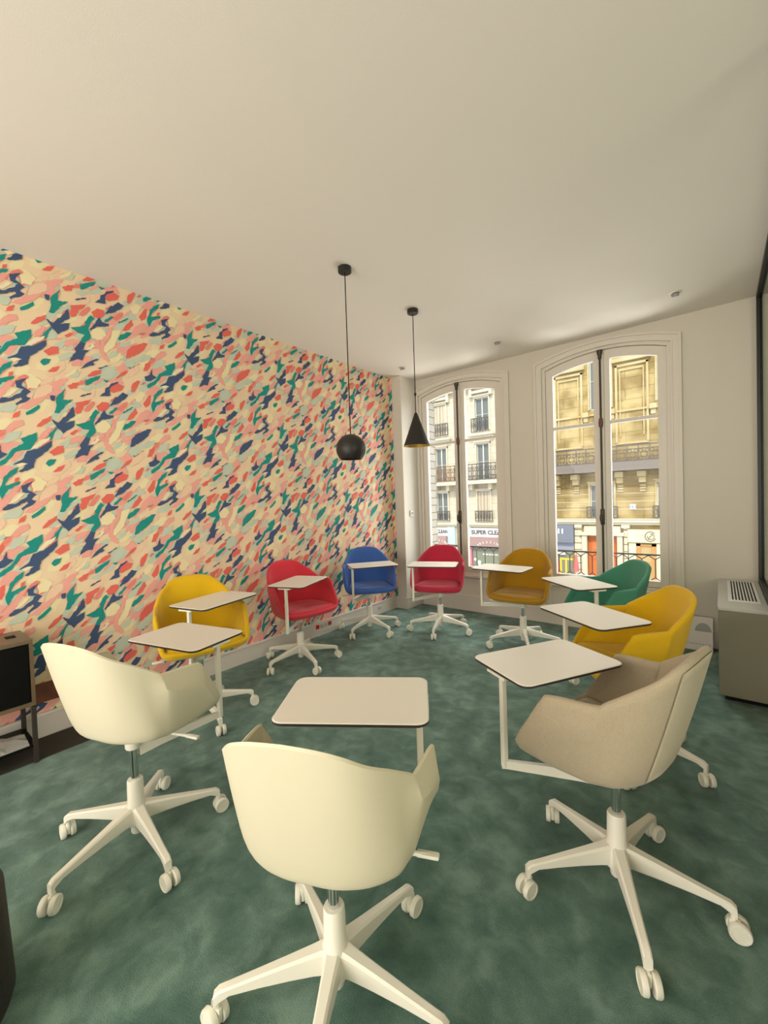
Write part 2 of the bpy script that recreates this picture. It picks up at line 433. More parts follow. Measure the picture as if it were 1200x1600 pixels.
def sheet_mesh(u0, u1, v0, v1, place, du=0.0, dv=0.0):
    """strokes tiled over [u0,u1]x[v0,v1] of the paper; place(u,v,h) gives the 3-D point"""
    bm = bmesh.new()
    f = bm.faces.new([bm.verts.new((u, v, 0)) for u, v in ((u0, v0), (u1, v0), (u1, v1), (u0, v1))]); f.material_index = wkeys.index('ground')
    def emit(P, dx, dy, h, mi):
        Q = [(x+dx, y+dy) for x, y in P]
        if max(x for x, y in Q) < u0 or min(x for x, y in Q) > u1 or max(y for x, y in Q) < v0 or min(y for x, y in Q) > v1: return
        try: fc = bm.faces.new([bm.verts.new((x, y, h)) for x, y in Q]); fc.material_index = mi
        except ValueError: pass
    hc_ = [.0002]
    for li, (key, polys) in enumerate(layers):
        mi = wkeys.index(key)
        for P in polys:
            hc_[0] += .000022; h = hc_[0]
            J = jag(P, .0045 if len(P) == 11 and key not in ('teal', 'navy') else .0028); bu = sum(x for x, y in J)/len(J); bv = sum(y for x, y in J)/len(J)
            i0 = math.floor((u0-bu-du)/TU)-1; i1 = math.ceil((u1-bu-du)/TU)+1
            j0 = math.floor((v0-bv-dv)/TV)-1; j1 = math.ceil((v1-bv-dv)/TV)+1
            for i in range(i0, i1+1):
                for j in range(j0, j1+1): emit(J, i*TU+du, j*TV+dv, h, mi)
    ou = sum(x for x, y in oval)/len(oval); J = jag(oval)
    for i in range(-6, 8):
        for j in range(-6, 6):
            emit(J, i*TU+du, j*TV+dv, hc_[0]+.0001, wkeys.index(('coral', 'navy', 'teal')[(-j) % 3]))
    bmesh.ops.triangulate(bm, faces=bm.faces[:])
    for co, no in (((u0, 0, 0), (-1, 0, 0)), ((u1, 0, 0), (1, 0, 0)), ((0, v0, 0), (0, -1, 0)), ((0, v1, 0), (0, 1, 0))):
        bmesh.ops.bisect_plane(bm, geom=bm.verts[:]+bm.edges[:]+bm.faces[:], plane_co=co, plane_no=no, clear_outer=True, dist=1e-6)
    for v in bm.verts: v.co = place(*v.co)
    return bm
wl = bpy.data.objects['wall_left']
bm = sheet_mesh(-1.2, 4.06, .125, ZC, lambda u, v, h: Vector((XL+.0008+h, u, v)))
wp = obj('wallpaper', bm, WM, wl, recalc=False)
bm = sheet_mesh(4.06, 4.095, .125, ZC, lambda u, v, h: Vector((XL+.004+(u-4.06), 4.0592-h, v)))
obj('wallpaper_edge', bm, WM, bpy.data.objects['wall_corner'], recalc=False)

M_reveal = None
def reveal_stone():
    m = bpy.data.materials.new('reveal_stone'); m.use_nodes = True; nt = m.node_tree; b = nt.nodes['Principled BSDF']; N = nt.nodes.new; L = nt.links.new
    tc = N('ShaderNodeTexCoord'); sp_ = N('ShaderNodeSeparateXYZ'); cb_ = N('ShaderNodeCombineXYZ'); ad = N('ShaderNodeMath'); ad.operation = 'ADD'
    L(tc.outputs['Object'], sp_.inputs[0]); L(sp_.outputs[0], ad.inputs[0]); L(sp_.outputs[1], ad.inputs[1]); L(ad.outputs[0], cb_.inputs[0]); L(sp_.outputs[2], cb_.inputs[1])
    br = N('ShaderNodeTexBrick'); br.inputs['Scale'].default_value = 1; br.inputs['Brick Width'].default_value = .24; br.inputs['Row Height'].default_value = .095; br.inputs['Mortar Size'].default_value = .005
    br.inputs['Color1'].default_value = (.40, .38, .33, 1); br.inputs['Color2'].default_value = (.36, .335, .29, 1); br.inputs['Mortar'].default_value = (.10, .09, .08, 1)
    L(cb_.outputs[0], br.inputs['Vector']); L(br.outputs[0], b.inputs['Base Color']); b.inputs['Roughness'].default_value = .9
    return m
bm = bmesh.new()
for c in WC:
    ring_a = [(c-WH+.012, .43)] + arch(c, WH-.012, 2.588, 2.678) + [(c+WH-.012, .43)]
    ring_b = [(c-WH+.0, .43)] + arch(c, WH, 2.60, 2.69) + [(c+WH, .43)]
    for i in range(len(ring_a)-1): prism(bm, [ring_a[i], ring_a[i+1], ring_b[i+1], ring_b[i]], YF+.095, YF+.342, 'y')
structure('trim_2', bm, reveal_stone())

# ------------------------------------------------------------------ French windows
M_hinge = mat('grey_hinge', (0.45, 0.43, 0.38), .4)
M_bolt = mat('dark_bronze_bolt', (0.055, 0.042, 0.032), .4, metal=.4)
M_boltred = mat('worn_brown_metal', (0.14, 0.05, 0.035), .5)
def ring_profile(bm, path_in, path_out, y0, y1):
    """strip between two open polylines (xz) extruded in y"""
    n = len(path_in)
    for i in range(n-1):
        prism(bm, [path_in[i], path_in[i+1], path_out[i+1], path_out[i]], y0, y1, 'y')
def outline(c, half, zb, zs, zm):
    return [(c-half, zb)] + arch(c, half, zs, zm) + [(c+half, zb)]
for wi, c in enumerate(WC):
    W = thing('window_%d' % (wi+1), None, None, (0, 0, 0)); W['kind'] = 'structure'
    # moulded casing on the wall
    bm = bmesh.new()
    ring_profile(bm, outline(c, WH, .14, 2.60, 2.69), outline(c, WH+.075, .14, 2.655, 2.755), YF-.014, YF+.001)
    ring_profile(bm, outline(c, WH+.055, .14, 2.64, 2.738), outline(c, WH+.075, .14, 2.655, 2.755), YF-.026, YF-.013)
    ring_profile(bm, outline(c, WH, .14, 2.60, 2.69), outline(c, WH+.012, .14, 2.61, 2.70), YF-.020, YF-.013)
    obj('casing', bm, M_trim, W)
    # fixed frame in the opening
    bm = bmesh.new()
    ring_profile(bm, outline(c, WH-.03, .42, 2.575, 2.665), outline(c, WH, .42, 2.60, 2.69), YF+.004, YF+.09)
    box(bm, (c-WH, YF+.004, .42), (c+WH, YF+.09, .455))
    obj('frame', bm, M_trim, W)
    bm = bmesh.new(); box(bm, (c-WH-.02, YF-.03, .395), (c+WH+.02, YF+.01, .425), .006)
    obj('sill', bm, M_trim, W)
    # recessed panel below the sill
    bm = bmesh.new()
    for a, b in (((c-WH+.03, .17), (c+WH-.03, .185)), ((c-WH+.03, .365), (c+WH-.03, .38))): box(bm, (a[0], YF-.010, a[1]), (b[0], YF, b[1]))
    for x in (c-WH+.03, c+WH-.045): box(bm, (x, YF-.010, .185), (x+.015, YF, .365))
    obj('apron_moulding', bm, M_trim, W)
    zarch = lambda x: 2.575 + .09*(1-((x-c)/(WH-.03))**2)
    for s in (-1, 1):
        xo = c + s*(WH-.032); xi = c + s*.004          # outer and inner edge of this sash
        go = xo - s*.068; gi = xi + s*.066             # glass edges
        ys0, ys1 = YF+.022, YF+.066
        bm = bmesh.new()
        def bar(xa, xb, za, zb): box(bm, (min(xa, xb), ys0, za), (max(xa, xb), ys1, zb), .004)
        def col(xa, xb):
            xs = sorted((xa, xb)); prism(bm, [(xs[0], .457), (xs[1], .457), (xs[1], zarch(xs[1])-.004), (xs[0], zarch(xs[0])-.004)], ys0, ys1, 'y')
        col(xo, go); col(gi, xi)
        bar(go, gi, .457, .515); bar(go, gi, 1.968, 2.0)
        n = 8; xs = [go + (gi-go)*i/n for i in range(n+1)]
        top = [(x, zarch(x)-.004) for x in xs]; low = [(x, zarch(x)-.085) for x in xs]
        for i in range(n):
            q = [low[i], low[i+1], top[i+1], top[i]]
            if s < 0: q = q
            prism(bm, q, ys0, ys1, 'y')
        sash = obj('sash', bm, M_trim, W)
        bm = bmesh.new()
        pts = [(go, .51)] + [(x, z+.006) for x, z in low] + [(gi, .51)]
        prism(bm, pts, YF+.042, YF+.046, 'y')
        obj('pane', bm, M_glass, sash)
        for z in (.56, 1.02, 1.55, 2.36):
            bm = bmesh.new(); cyl(bm, (xo+s*.012, YF+.012, z-.045), (xo+s*.012, YF+.012, z+.045), .007, 8)
            obj('hinge', bm, M_hinge, sash, smooth=True)
    # cremone bolt on the meeting stile
    bm = bmesh.new(); yb = YF+.004
    box(bm, (c-.022, YF-.002, .457), (c+.022, YF+.03, zarch(c)-.01), .006)
    obj('meeting_cover', bm, M_trim, W)
    bm = bmesh.new()
    cyl(bm, (c-.004, yb-.018, .45), (c-.004, yb-.018, 2.62), .0085, 10)
    bolt = obj('cremone_bolt', bm, M_bolt, W, smooth=True)
    bm = bmesh.new(); lathe(bm, [(0, 2.57), (.015, 2.575), (.017, 2.61), (.024, 2.625), (.026, 2.655), (0, 2.662)], 12, Matrix.Translation((c-.004, yb-.02, 0)))
    obj('bolt_head', bm, M_bolt, bolt, smooth=True)
    bm = bmesh.new(); lathe(bm, [(0, 1.93), (.016, 1.94), (.02, 1.975), (.016, 2.02), (0, 2.03)], 12, Matrix.Translation((c-.004, yb-.02, 0)))
    obj('bolt_guide', bm, M_boltred, bolt, smooth=True)
    bm = bmesh.new(); box(bm, (c-.022, yb-.03, 1.02), (c+.014, yb-.008, 1.17), .008)
    lathe(bm, [(0, -.045), (.012, -.035), (.017, 0), (.012, .035), (0, .045)], 12, Matrix.Translation((c-.006, yb-.055, 1.085)))
    cyl(bm, (c-.006, yb-.05, 1.085), (c-.006, yb-.01, 1.085), .007, 8)
    obj('bolt_handle', bm, M_bolt, bolt, smooth=True)

# ------------------------------------------------------------------ partition on the right wall
P = thing('window_3', None, None); P['kind'] = 'structure'
M_frame = mat('black_partition_frame', (0.012, 0.014, 0.012), .4)
bm = bmesh.new()
box(bm, (XR-.022, YB, ZC-.035), (XR+.012, YF-.02, ZC)); box(bm, (XR-.022, YF-.05, .60), (XR+.012, YF-.012, ZC))
box(bm, (XR-.022, YB, .585), (XR+.012, YF-.02, .62)); box(bm, (XR-.022, 1.9, .62), (XR+.012, 1.94, ZC-.035))
obj('frame', bm, M_frame, P)
bm = bmesh.new(); box(bm, (XR-.003, YB, .62), (XR+.003, YF-.05, ZC-.035))
obj('pane', bm, glass_mat('partition_glass', (.9, .93, .88), .12), P)

# ------------------------------------------------------------------ chairs
RIM = [(-.246,0,.822),(-.244,.070,.818),(-.230,.128,.802),(-.196,.172,.770),(-.145,.207,.736),(-.078,.238,.690),(-.045,.245,.676),(.085,.262,.664),
       (.118,.262,.634),(.168,.258,.55),(.203,.252,.492),(.224,.233,.468),(.24,.19,.460),(.252,.1,.455),(.256,0,.453)]
LOW = [(-.160,0,.482),(-.157,.065,.480),(-.140,.125,.472),(-.113,.170,.464),(-.075,.205,.456),(-.03,.219,.451),(.0,.225,.448),(.09,.231,.444),
       (.125,.232,.442),(.165,.231,.440),(.195,.227,.438),(.213,.213,.436),(.225,.178,.432),(.235,.095,.430),(.238,0,.428)]
NR = len(RIM)
def loop(tab, sub):
    half = [crom(tab, i/sub) for i in range((NR-1)*sub+1)]
    return half + [(x, -y, z) for x, y, z in half[-2:0:-1]]
def shell_mesh(th, fold, sub=4, rows=4):
    R = loop(RIM, sub); L = loop(LOW, sub); n = len(R); nh = (NR-1)*sub
    cols = []
    for i in range(n):
        t = min(i, n-i)/nh
        r, l = Vector(R[i]), Vector(L[i])
        zm = .432 + (.414-.432)*min(1, t*1.6)
        m = Vector((l.x*.82, l.y*.80, zm)); q = Vector((l.x*.42, l.y*.42, .407 + .004*(1-t)))
        wmid = (r+l)/2; out = Vector((l.x, l.y, 0)).normalized()
        g = min(1, max(0, (t - 4.6/14)/(5.6/14)))           # along the arm, notch to front corner
        win = math.sin(PI*g)**.7 if 0 < g < 1 else 0
        wmid = wmid.lerp(r.lerp(l, .12 + .70*g), min(1, win*1.6)) + out*(.004 + fold*win)
        ctrl = [q, m, l, wmid, r]
        col = []
        for j in range(4*rows+1):
            p = Vector(crom(ctrl, j/rows))
            if j >= 2*rows:
                k = min(3, j//rows); p = p.lerp(ctrl[k].lerp(ctrl[k+1], j/rows-k) if k < 4 else ctrl[4], min(1, win*1.5))
            col.append(p)
        cols.append(col)
    return cols, n, nh
def build_shell(th, fold=.012):
    cols, n, nh = shell_mesh(th, fold)
    m = len(cols[0])
    bm = bmesh.new()
    O = [[bm.verts.new(p) for p in c] for c in cols]
    oc = bm.verts.new((0, 0, .405))
    for i in range(n):
        j = (i+1) % n
        bm.faces.new((oc, O[j][0], O[i][0]))
        for k in range(m-1): bm.faces.new((O[i][k], O[j][k], O[j][k+1], O[i][k+1]))
    bmesh.ops.recalc_face_normals(bm, faces=bm.faces); bm.normal_update()
    # normals may point in or out: make them point away from the seat axis
    t = O[0][m//2]
    sgn = 1 if t.normal.x < 0 else -1
    N = [[v.normal.copy()*sgn for v in c] for c in O]
    I = []
    for i in range(n):
        row = []
        for k in range(m):
            d = N[i][k] if k < m-1 else N[i][m-2]
            row.append(bm.verts.new(O[i][k].co - d*th))
        I.append(row)
    ic = bm.verts.new((0, 0, .405+th))
    RM = []
    for i in range(n):
        up = (O[i][m-1].co - O[i][m-2].co).normalized()
        RM.append(bm.verts.new((O[i][m-1].co + I[i][m-1].co)/2 + up*th*.45))
    for i in range(n):
        j = (i+1) % n
        bm.faces.new((ic, I[i][0], I[j][0]))
        for k in range(m-1): bm.faces.new((I[i][k+1], I[j][k+1], I[j][k], I[i][k]))
        bm.faces.new((O[i][m-1], O[j][m-1], RM[j], RM[i])); bm.faces.new((RM[i], RM[j], I[j][m-1], I[i][m-1]))
    ring = [[I[i][k].co.copy() for k in range(m)] for i in range(n)]
    return bm, ring, n, nh
def build_lit_back(half=.155):
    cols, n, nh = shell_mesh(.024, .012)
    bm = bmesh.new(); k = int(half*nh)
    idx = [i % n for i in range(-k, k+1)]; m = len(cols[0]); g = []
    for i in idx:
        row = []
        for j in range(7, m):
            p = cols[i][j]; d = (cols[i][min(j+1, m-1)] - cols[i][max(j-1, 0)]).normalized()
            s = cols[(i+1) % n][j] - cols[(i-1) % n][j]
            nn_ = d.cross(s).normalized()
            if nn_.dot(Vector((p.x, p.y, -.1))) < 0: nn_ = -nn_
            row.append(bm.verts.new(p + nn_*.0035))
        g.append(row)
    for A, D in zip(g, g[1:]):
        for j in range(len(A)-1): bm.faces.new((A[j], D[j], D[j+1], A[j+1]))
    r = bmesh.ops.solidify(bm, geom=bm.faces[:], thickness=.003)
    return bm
def build_cushion(ring, n, nh):
    """upholstered pad filling the bowl: its edge follows the inner wall"""
    bm = bmesh.new(); edge = []
    for i in range(n):
        c = ring[i]; t = min(i, n-i)/nh
        zt = .468 if t < .72 else .468 + (.456-.468)*(t-.72)/.28
        best = c[-1]
        for a, b in zip(c, c[1:]):
            if a.z <= zt <= b.z: best = a.lerp(b, (zt-a.z)/max(1e-6, b.z-a.z)); break
        if t > .75: best = Vector((c[-1].x, c[-1].y, zt))
        edge.append(best)
    cen = Vector((.03, 0, 0)); rings = []
    for s, dz in ((1.0, -.03), (1.0, -.006), (.985, .006), (.94, .016), (.8, .020), (.55, .014), (.25, .010)):
        rings.append([bm.verts.new((cen.x+(p.x-cen.x)*s, (p.y)*s, p.z + dz)) for p in edge])
    top = bm.verts.new((cen.x, 0, .478)); bot = bm.verts.new((cen.x, 0, .44))
    for A, D in zip(rings, rings[1:]):
        for i in range(n): bm.faces.new((A[i], A[(i+1) % n], D[(i+1) % n], D[i]))
    for i in range(n):
        bm.faces.new((rings[-1][i], rings[-1][(i+1) % n], top)); bm.faces.new((rings[0][(i+1) % n], rings[0][i], bot))
    return bm
MESH = {}
bm, ring_f, nn, nh_ = build_shell(.024); MESH['shell_f'] = bm
def mesh_from(bm, name, mats, smooth=True):
    bmesh.ops.recalc_face_normals(bm, faces=bm.faces)
    me = bpy.data.meshes.new(name); bm.to_mesh(me); bm.free()
    for m in mats: me.materials.append(m)
    if smooth:
        for p in me.polygons: p.use_smooth = True
        if smooth != 'all': me.set_sharp_from_angle(angle=rad(smooth if smooth is not True else 40))
    return me
def col_mesh(me, m):
    c = me.copy(); c.materials.clear(); c.materials.append(m); return c
ME_shell_f = mesh_from(MESH['shell_f'], 'shell', [M_yellow], 'all')
bmw, ring_w, _, _ = build_shell(.011, .024); ME_shell_w = mesh_from(bmw, 'shell', [M_chairwhite], 28)
ME_cushion = mesh_from(build_cushion(ring_f, nn, nh_), 'seat_cushion', [M_yellow], 'all')
# base parts (shared)
bm = bmesh.new(); lathe(bm, [(0, .045), (.020, .045), (.022, .05), (.022, .08), (.040, .085), (.042, .10), (.040, .145), (.030, .165), (.0285, .25), (.026, .256), (0, .256)], 24)
ME_hub = mesh_from(bm, 'hub', [M_metalwhite])
bm = bmesh.new(); lathe(bm, [(0, .24), (.0145, .24), (.0145, .42), (0, .42)], 20); ME_gas = mesh_from(bm, 'gas_lift', [M_chrome])
bm = bmesh.new(); lathe(bm, [(0, .335), (.026, .335), (.029, .340), (.029, .395), (.05, .405), (.05, .418), (0, .418)], 24); ME_collar = mesh_from(bm, 'collar', [M_metalwhite])
def leg_mesh():
    bm = bmesh.new()
    st = [(.025, .022, .088, .158), (.06, .019, .090, .150), (.12, .016, .090, .138), (.20, .0135, .088, .122), (.27, .012, .084, .108), (.295, .012, .072, .103), (.308, .0115, .058, .092)]
    rings = []
    for x, hw, zb, zt in st:
        k = .35*hw
        rings.append([bm.verts.new(p) for p in ((x, -hw, zb+k), (x, -hw+k, zb), (x, hw-k, zb), (x, hw, zb+k), (x, hw, zt-k), (x, hw-k, zt), (x, -hw+k, zt), (x, -hw, zt-k))])
    for A, D in zip(rings, rings[1:]):
        for i in range(8): bm.faces.new((A[i], A[(i+1) % 8], D[(i+1) % 8], D[i]))
    bm.faces.new(rings[0]); bm.faces.new(rings[-1][::-1])
    return mesh_from(bm, 'leg', [M_metalwhite], 35)
ME_leg = leg_mesh()
def caster_meshes():
    bm = bmesh.new()      # stem and fork, at the tip of the leg (x along the leg)
    cyl(bm, (0, 0, .035), (0, 0, .07), .008, 10)
    box(bm, (-.012, -.006, .018), (.018, .006, .056), .004)
    fork = mesh_from(bm, 'caster', [M_wheel], 40)
    bm = bmesh.new()
    M = Matrix.Translation((0, 0, 0)) @ Matrix.Rotation(-PI/2, 4, 'X')
    lathe(bm, [(0, -.009), (.0255, -.009), (.0285, -.006), (.0285, .005), (.026, .009), (.021, .009), (.020, .0075), (0, .0085)], 24, M)
    wheel = mesh_from(bm, 'wheel', [M_wheel], 40)
    return fork, wheel
ME_fork, ME_wheel = caster_meshes()
def tablet_mesh():
    bm = bmesh.new(); TW, TD = .448, .304
    o = rrect(TW, TD, .035); i = rrect(TW-.006, TD-.006, .033)
    lv = [(i, .699-.0), (o, .7015), (o, .7085), (i, .711)]
    rings = [[bm.verts.new((x, y, z)) for x, y in P] for P, z in lv]; n = len(o)
    bm.faces.new(rings[0][::-1]).material_index = 1
    bm.faces.new(rings[-1])
    for k, (A, D) in enumerate(zip(rings, rings[1:])):
        for q in range(n):
            bm.faces.new((A[q], A[(q+1) % n], D[(q+1) % n], D[q])).material_index = 0 if k == 2 else 1
    return mesh_from(bm, 'tablet_top', [M_tab, M_tabedge], False)
ME_tab = tablet_mesh()

def part(name, me, parent, loc=(0, 0, 0), rz=0, rx=0):
    o = bpy.data.objects.new(name, me); C.objects.link(o); o.parent = parent
    o.location = loc; o.rotation_euler = (rx, 0, rz); return o

GROUP = None
def make_chair(hub, face, base_ang, tab_c, tab_u, cloth, label, white=False, dz=0.0, group='swivel tablet chairs in a circle', lever=True, post=None, casters=None, sdz=None):
    """hub (x,y) on the floor; face = direction the sitter looks (deg); base_ang = one leg's direction;
    tab_c = tablet centre; tab_u = direction (deg) from its post end to the free end"""
    T = thing('swivel_chair', label, 'chair', (hub[0], hub[1], 0), 0, group)
    part('hub', ME_hub, T)
    g = part('gas_lift', ME_gas, T); tag(g, 'chrome gas lift')
    sz = dz if sdz is None else sdz
    part('collar', ME_collar, T, (0, 0, sz))
    for k in range(5):
        a = rad(base_ang + 72*k)
        part('leg', ME_leg, T, (0, 0, 0), a)
        ca = rad(casters[k]) if casters else a + rad(((k*67 + int(face*3)) % 90) - 45)
        cs = part('caster', ME_fork, T, (.300*math.cos(a), .300*math.sin(a), 0), ca)
        for s in (-1, 1):
            w_ = part('wheel', ME_wheel, cs, (.012, s*.0155, .0285), 0 if s > 0 else PI)
    f = rad(face)
    if white:
        part('shell', ME_shell_w, T, (0, 0, sz), f)
    else:
        part('shell', col_mesh(ME_shell_f, cloth), T, (0, 0, sz), f)
        part('seat_cushion', col_mesh(ME_cushion, cloth), T, (0, 0, sz), f)
    if cloth is M_greige:  # paler panel paints the light that strikes the back from the right
        bp_ = part('lit_back_panel', mesh_from(build_lit_back(), 'lit_back_panel', [M_greige_lit], 'all'), T, (0, 0, sz), f); tag(bp_, 'back panel coloured pale for light from the right')
    if lever:
        bm = bmesh.new(); tube(bm, [(.03, -.05, .398), (.045, -.13, .393), (.06, -.25, .388)], [.007, .007, .006], 8)
        box(bm, (.05, -.275, .382), (.07, -.215, .393), .004)
        lv = obj('lever', bm, M_metalwhite, T, smooth=True); lv.location = (0, 0, sz); lv.rotation_euler = (0, 0, f)
    # tablet, its post and the flat arm from the collar
    u = Vector((math.cos(rad(tab_u)), math.sin(rad(tab_u)))); c = Vector(tab_c) - Vector(hub)
    pp = c - u*.195
    if post is not None: pp = Vector(post) - Vector(hub)
    d = pp.normalized(); n = Vector((-d.y, d.x)); l = pp.length
    bm = bmesh.new()
    q = [(.02, .011, .342, .392), (.10, .009, .348, .386), (l-.01, .007, .354, .382), (l+.010, .008, .354, .382)]
    rings = []
    for x, hw, zb, zt in q:
        rings.append([bm.verts.new((d.x*x + n.x*s*hw, d.y*x + n.y*s*hw, z)) for s, z in ((-1, zb), (1, zb), (1, zt), (-1, zt))])
    for A, D in zip(rings, rings[1:]):
        for i in range(4): bm.faces.new((A[i], A[(i+1) % 4], D[(i+1) % 4], D[i]))
    bm.faces.new(rings[0]); bm.faces.new(rings[-1][::-1])
    part('tablet_arm', mesh_from(bm, 'tablet_arm', [M_metalwhite], False), T, (0, 0, dz))
    bm = bmesh.new(); box(bm, (-.010, -.010, .358), (.010, .010, .697), .003)
    box(bm, (-.03, -.05, .690), (.07, .05, .699))
    part('tablet_post', mesh_from(bm, 'tablet_post', [M_metalwhite], False), T, (pp.x, pp.y, dz), rad(tab_u))
    part('tablet_top', ME_tab, T, (c.x, c.y, dz), rad(tab_u))
    return T

make_chair((-1.813, .626), 108, 69, (-1.986, .936), -166, None, 'white plastic shell chair seen from behind at left, nearest the black cabinet', white=True, sdz=.045)
make_chair((-.805, .733), 114, 13, (-.888, .932), -146, None, 'white plastic shell chair seen from behind at the centre front, nearest the camera', white=True)
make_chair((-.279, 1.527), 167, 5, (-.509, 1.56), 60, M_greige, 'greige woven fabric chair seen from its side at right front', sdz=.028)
make_chair((-.35, 2.39), -150, -16, (-.506, 2.252), -36, M_yellow, 'bright yellow fabric chair between the greige chair and the grey radiator cabinet', dz=.01)
make_chair((-.63, 3.30), -141, 20, (-.778, 3.076), 139, M_green, 'green fabric chair, the only green one, before the right window')
make_chair((-1.365, 3.60), -86, 10, (-1.464, 3.405), -1, M_mustard, 'mustard yellow fabric chair standing between the two windows')
make_chair((-2.2, 3.582), -69, 0, (-2.096, 3.307), 23, M_crimson, 'crimson fabric chair in front of the left window, right of the blue chair')
make_chair((-2.795, 3.18), -42, 61, (-2.612, 3.035), 55, M_blue, 'blue fabric chair by the corner of the patterned wall, the only blue one')
make_chair((-2.725, 2.222), -8, 54, (-2.579, 2.111), 111, M_red, 'red fabric chair against the patterned wall, left of the blue chair')
make_chair((-2.56, 1.29), -16, 62, (-2.457, 1.346), 104, M_yellow, 'yellow fabric chair against the patterned wall, behind the left white chair', dz=.03)

# ------------------------------------------------------------------ pendant lamps
def pendant(x, y, z0, label, shade_prof, inner_prof, gold, knot=None, cr=.0425):
    T = thing('pendant_lamp', label, 'lamp', (x, y, ZC), 0, 'black pendant lamps')
    bm = bmesh.new(); lathe(bm, [(0, 0), (cr, 0), (cr, -.028), (cr-.004, -.032), (0, -.032)], 32); obj('canopy', bm, M_black, T, smooth=True)
    bm = bmesh.new(); cyl(bm, (0, 0, -.03), (0, 0, z0-ZC-.002), .0032, 8); obj('cord', bm, M_blackmatte, T, smooth=True)
    if knot:
        bm = bmesh.new(); lathe(bm, [(0, .014), (.006, .012), (.010, .004), (.008, -.006), (.005, -.016), (0, -.02)], 12, Matrix.Translation((0, 0, knot-ZC))); obj('cord_grip', bm, M_black, T, smooth=True)
    bm = bmesh.new(); lathe(bm, shade_prof + inner_prof, 48, Matrix.Translation((0, 0, z0-ZC)))
    k = len(shade_prof); seg = 48
    bm.faces.ensure_lookup_table()
    sh = obj('lamp_shade', bm, [M_black, gold], T, smooth=45)
    for p in sh.data.polygons:
        cen = p.center; n = p.normal
        if (cen.x*n.x + cen.y*n.y) < -1e-5 or (n.z < -.3 and p.index >= (k-1)*seg): p.material_index = 1
    bm = bmesh.new(); lathe(bm, [(0, -.02), (.016, -.02), (.016, -.06), (.0, -.06)], 16, Matrix.Translation((0, 0, z0-ZC-.015)))
    obj('socket', bm, M_black, T, smooth=True)
    return T
R = .0945; gold = mat('gold_inner', (0.62, 0.40, 0.08), .35, metal=.6); dark_in = mat('dark_inner', (0.05, 0.04, 0.03), .6)
sp = [(.010, 0)] + [(R*math.sin(a), -R + R*math.cos(a)) for a in [rad(8 + i*(134-8)/22) for i in range(23)]]
si = [((R-.003)*math.sin(a), -R + (R-.003)*math.cos(a)) for a in [rad(134 - i*(134-4)/22) for i in range(23)]]
pendant(-1.84, 1.97, 1.750, 'black dome pendant lamp with rounded ball shade', sp, si, dark_in)
cp = [(.006, .01), (.012, 0), (.104, -.252)]; ci = [(.1015, -.252), (.012, -.008)]
pendant(-1.86, 2.75, 1.992, 'black cone pendant lamp with golden inside', cp, ci, gold, knot=2.145)

# ------------------------------------------------------------------ small fittings on ceiling and walls
M_spot = mat('grey_spot', (0.30, 0.29, 0.27), .4)
for (x, y), lab in zip(((-2.76, 3.84), (-1.65, 3.86), (-.25, 3.87)),
        ('small ceiling spotlight nearest the patterned wall corner', 'small ceiling spotlight in the middle, above the space between windows', 'small ceiling spotlight at right, above the right window')):
    T = thing('ceiling_spotlight', lab, 'lamp', (x, y, ZC), 0, 'ceiling spotlights by the windows')
    bm = bmesh.new(); lathe(bm, [(0, 0), (.042, 0), (.042, -.004), (.036, -.008), (.026, -.008), (.026, 0), (0, 0)], 24); obj('trim_ring', bm, M_trim, T, smooth=True)
    bm = bmesh.new(); lathe(bm, [(0, -.003), (.024, -.003), (.024, -.024), (.018, -.028), (0, -.028)], 20, Matrix.Rotation(rad(20), 4, 'X')); obj('spot_head', bm, M_spot, T, smooth=True)

T = thing('thermostat', 'small white thermostat on the corner pillar left of the left window', 'thermostat', (-2.955, 4.205, 1.15))
bm = bmesh.new(); box(bm, (0, -.035, -.035), (.014, .035, .035), .004); obj('body', bm, M_trim, T)
bm = bmesh.new(); box(bm, (.013, -.018, -.012), (.0155, .018, .014)); obj('display', bm, mat('grey_display', (.25, .27, .26), .3), T)

T = thing('wall_socket', 'white socket plate with two red outlets on the left baseboard', 'socket', (XL+.016, 2.83, .075))
bm = bmesh.new(); box(bm, (0, -.115, -.042), (.006, .115, .042), .002); obj('plate', bm, M_trim, T)
M_redout = mat('red_outlet', (0.62, 0.02, 0.015), .4)
for y in (-.083, .083):
    bm = bmesh.new(); box(bm, (.005, y-.022, .0), (.010, y+.022, .040), .002); o = obj('outlet', bm, M_redout, T); tag(o, 'red outlet')
for y in (-.027, .027):
    bm = bmesh.new(); box(bm, (.005, y-.020, .0), (.009, y+.020, .040), .002)
    cyl(bm, (.007, y, .02), (.0105, y, .02), .013, 14); o = obj('outlet', bm, mat('grey_outlet', (.5, .48, .44), .4), T); tag(o, 'grey outlet')
T = thing('junction_plate', 'small blank grey plate on the left baseboard behind the blue chair', 'plate', (XL+.016, 3.72, .07))
bm = bmesh.new(); box(bm, (0, -.03, -.018), (.005, .03, .018), .002); obj('plate', bm, mat('pale_grey', (.55, .52, .52), .5), T)

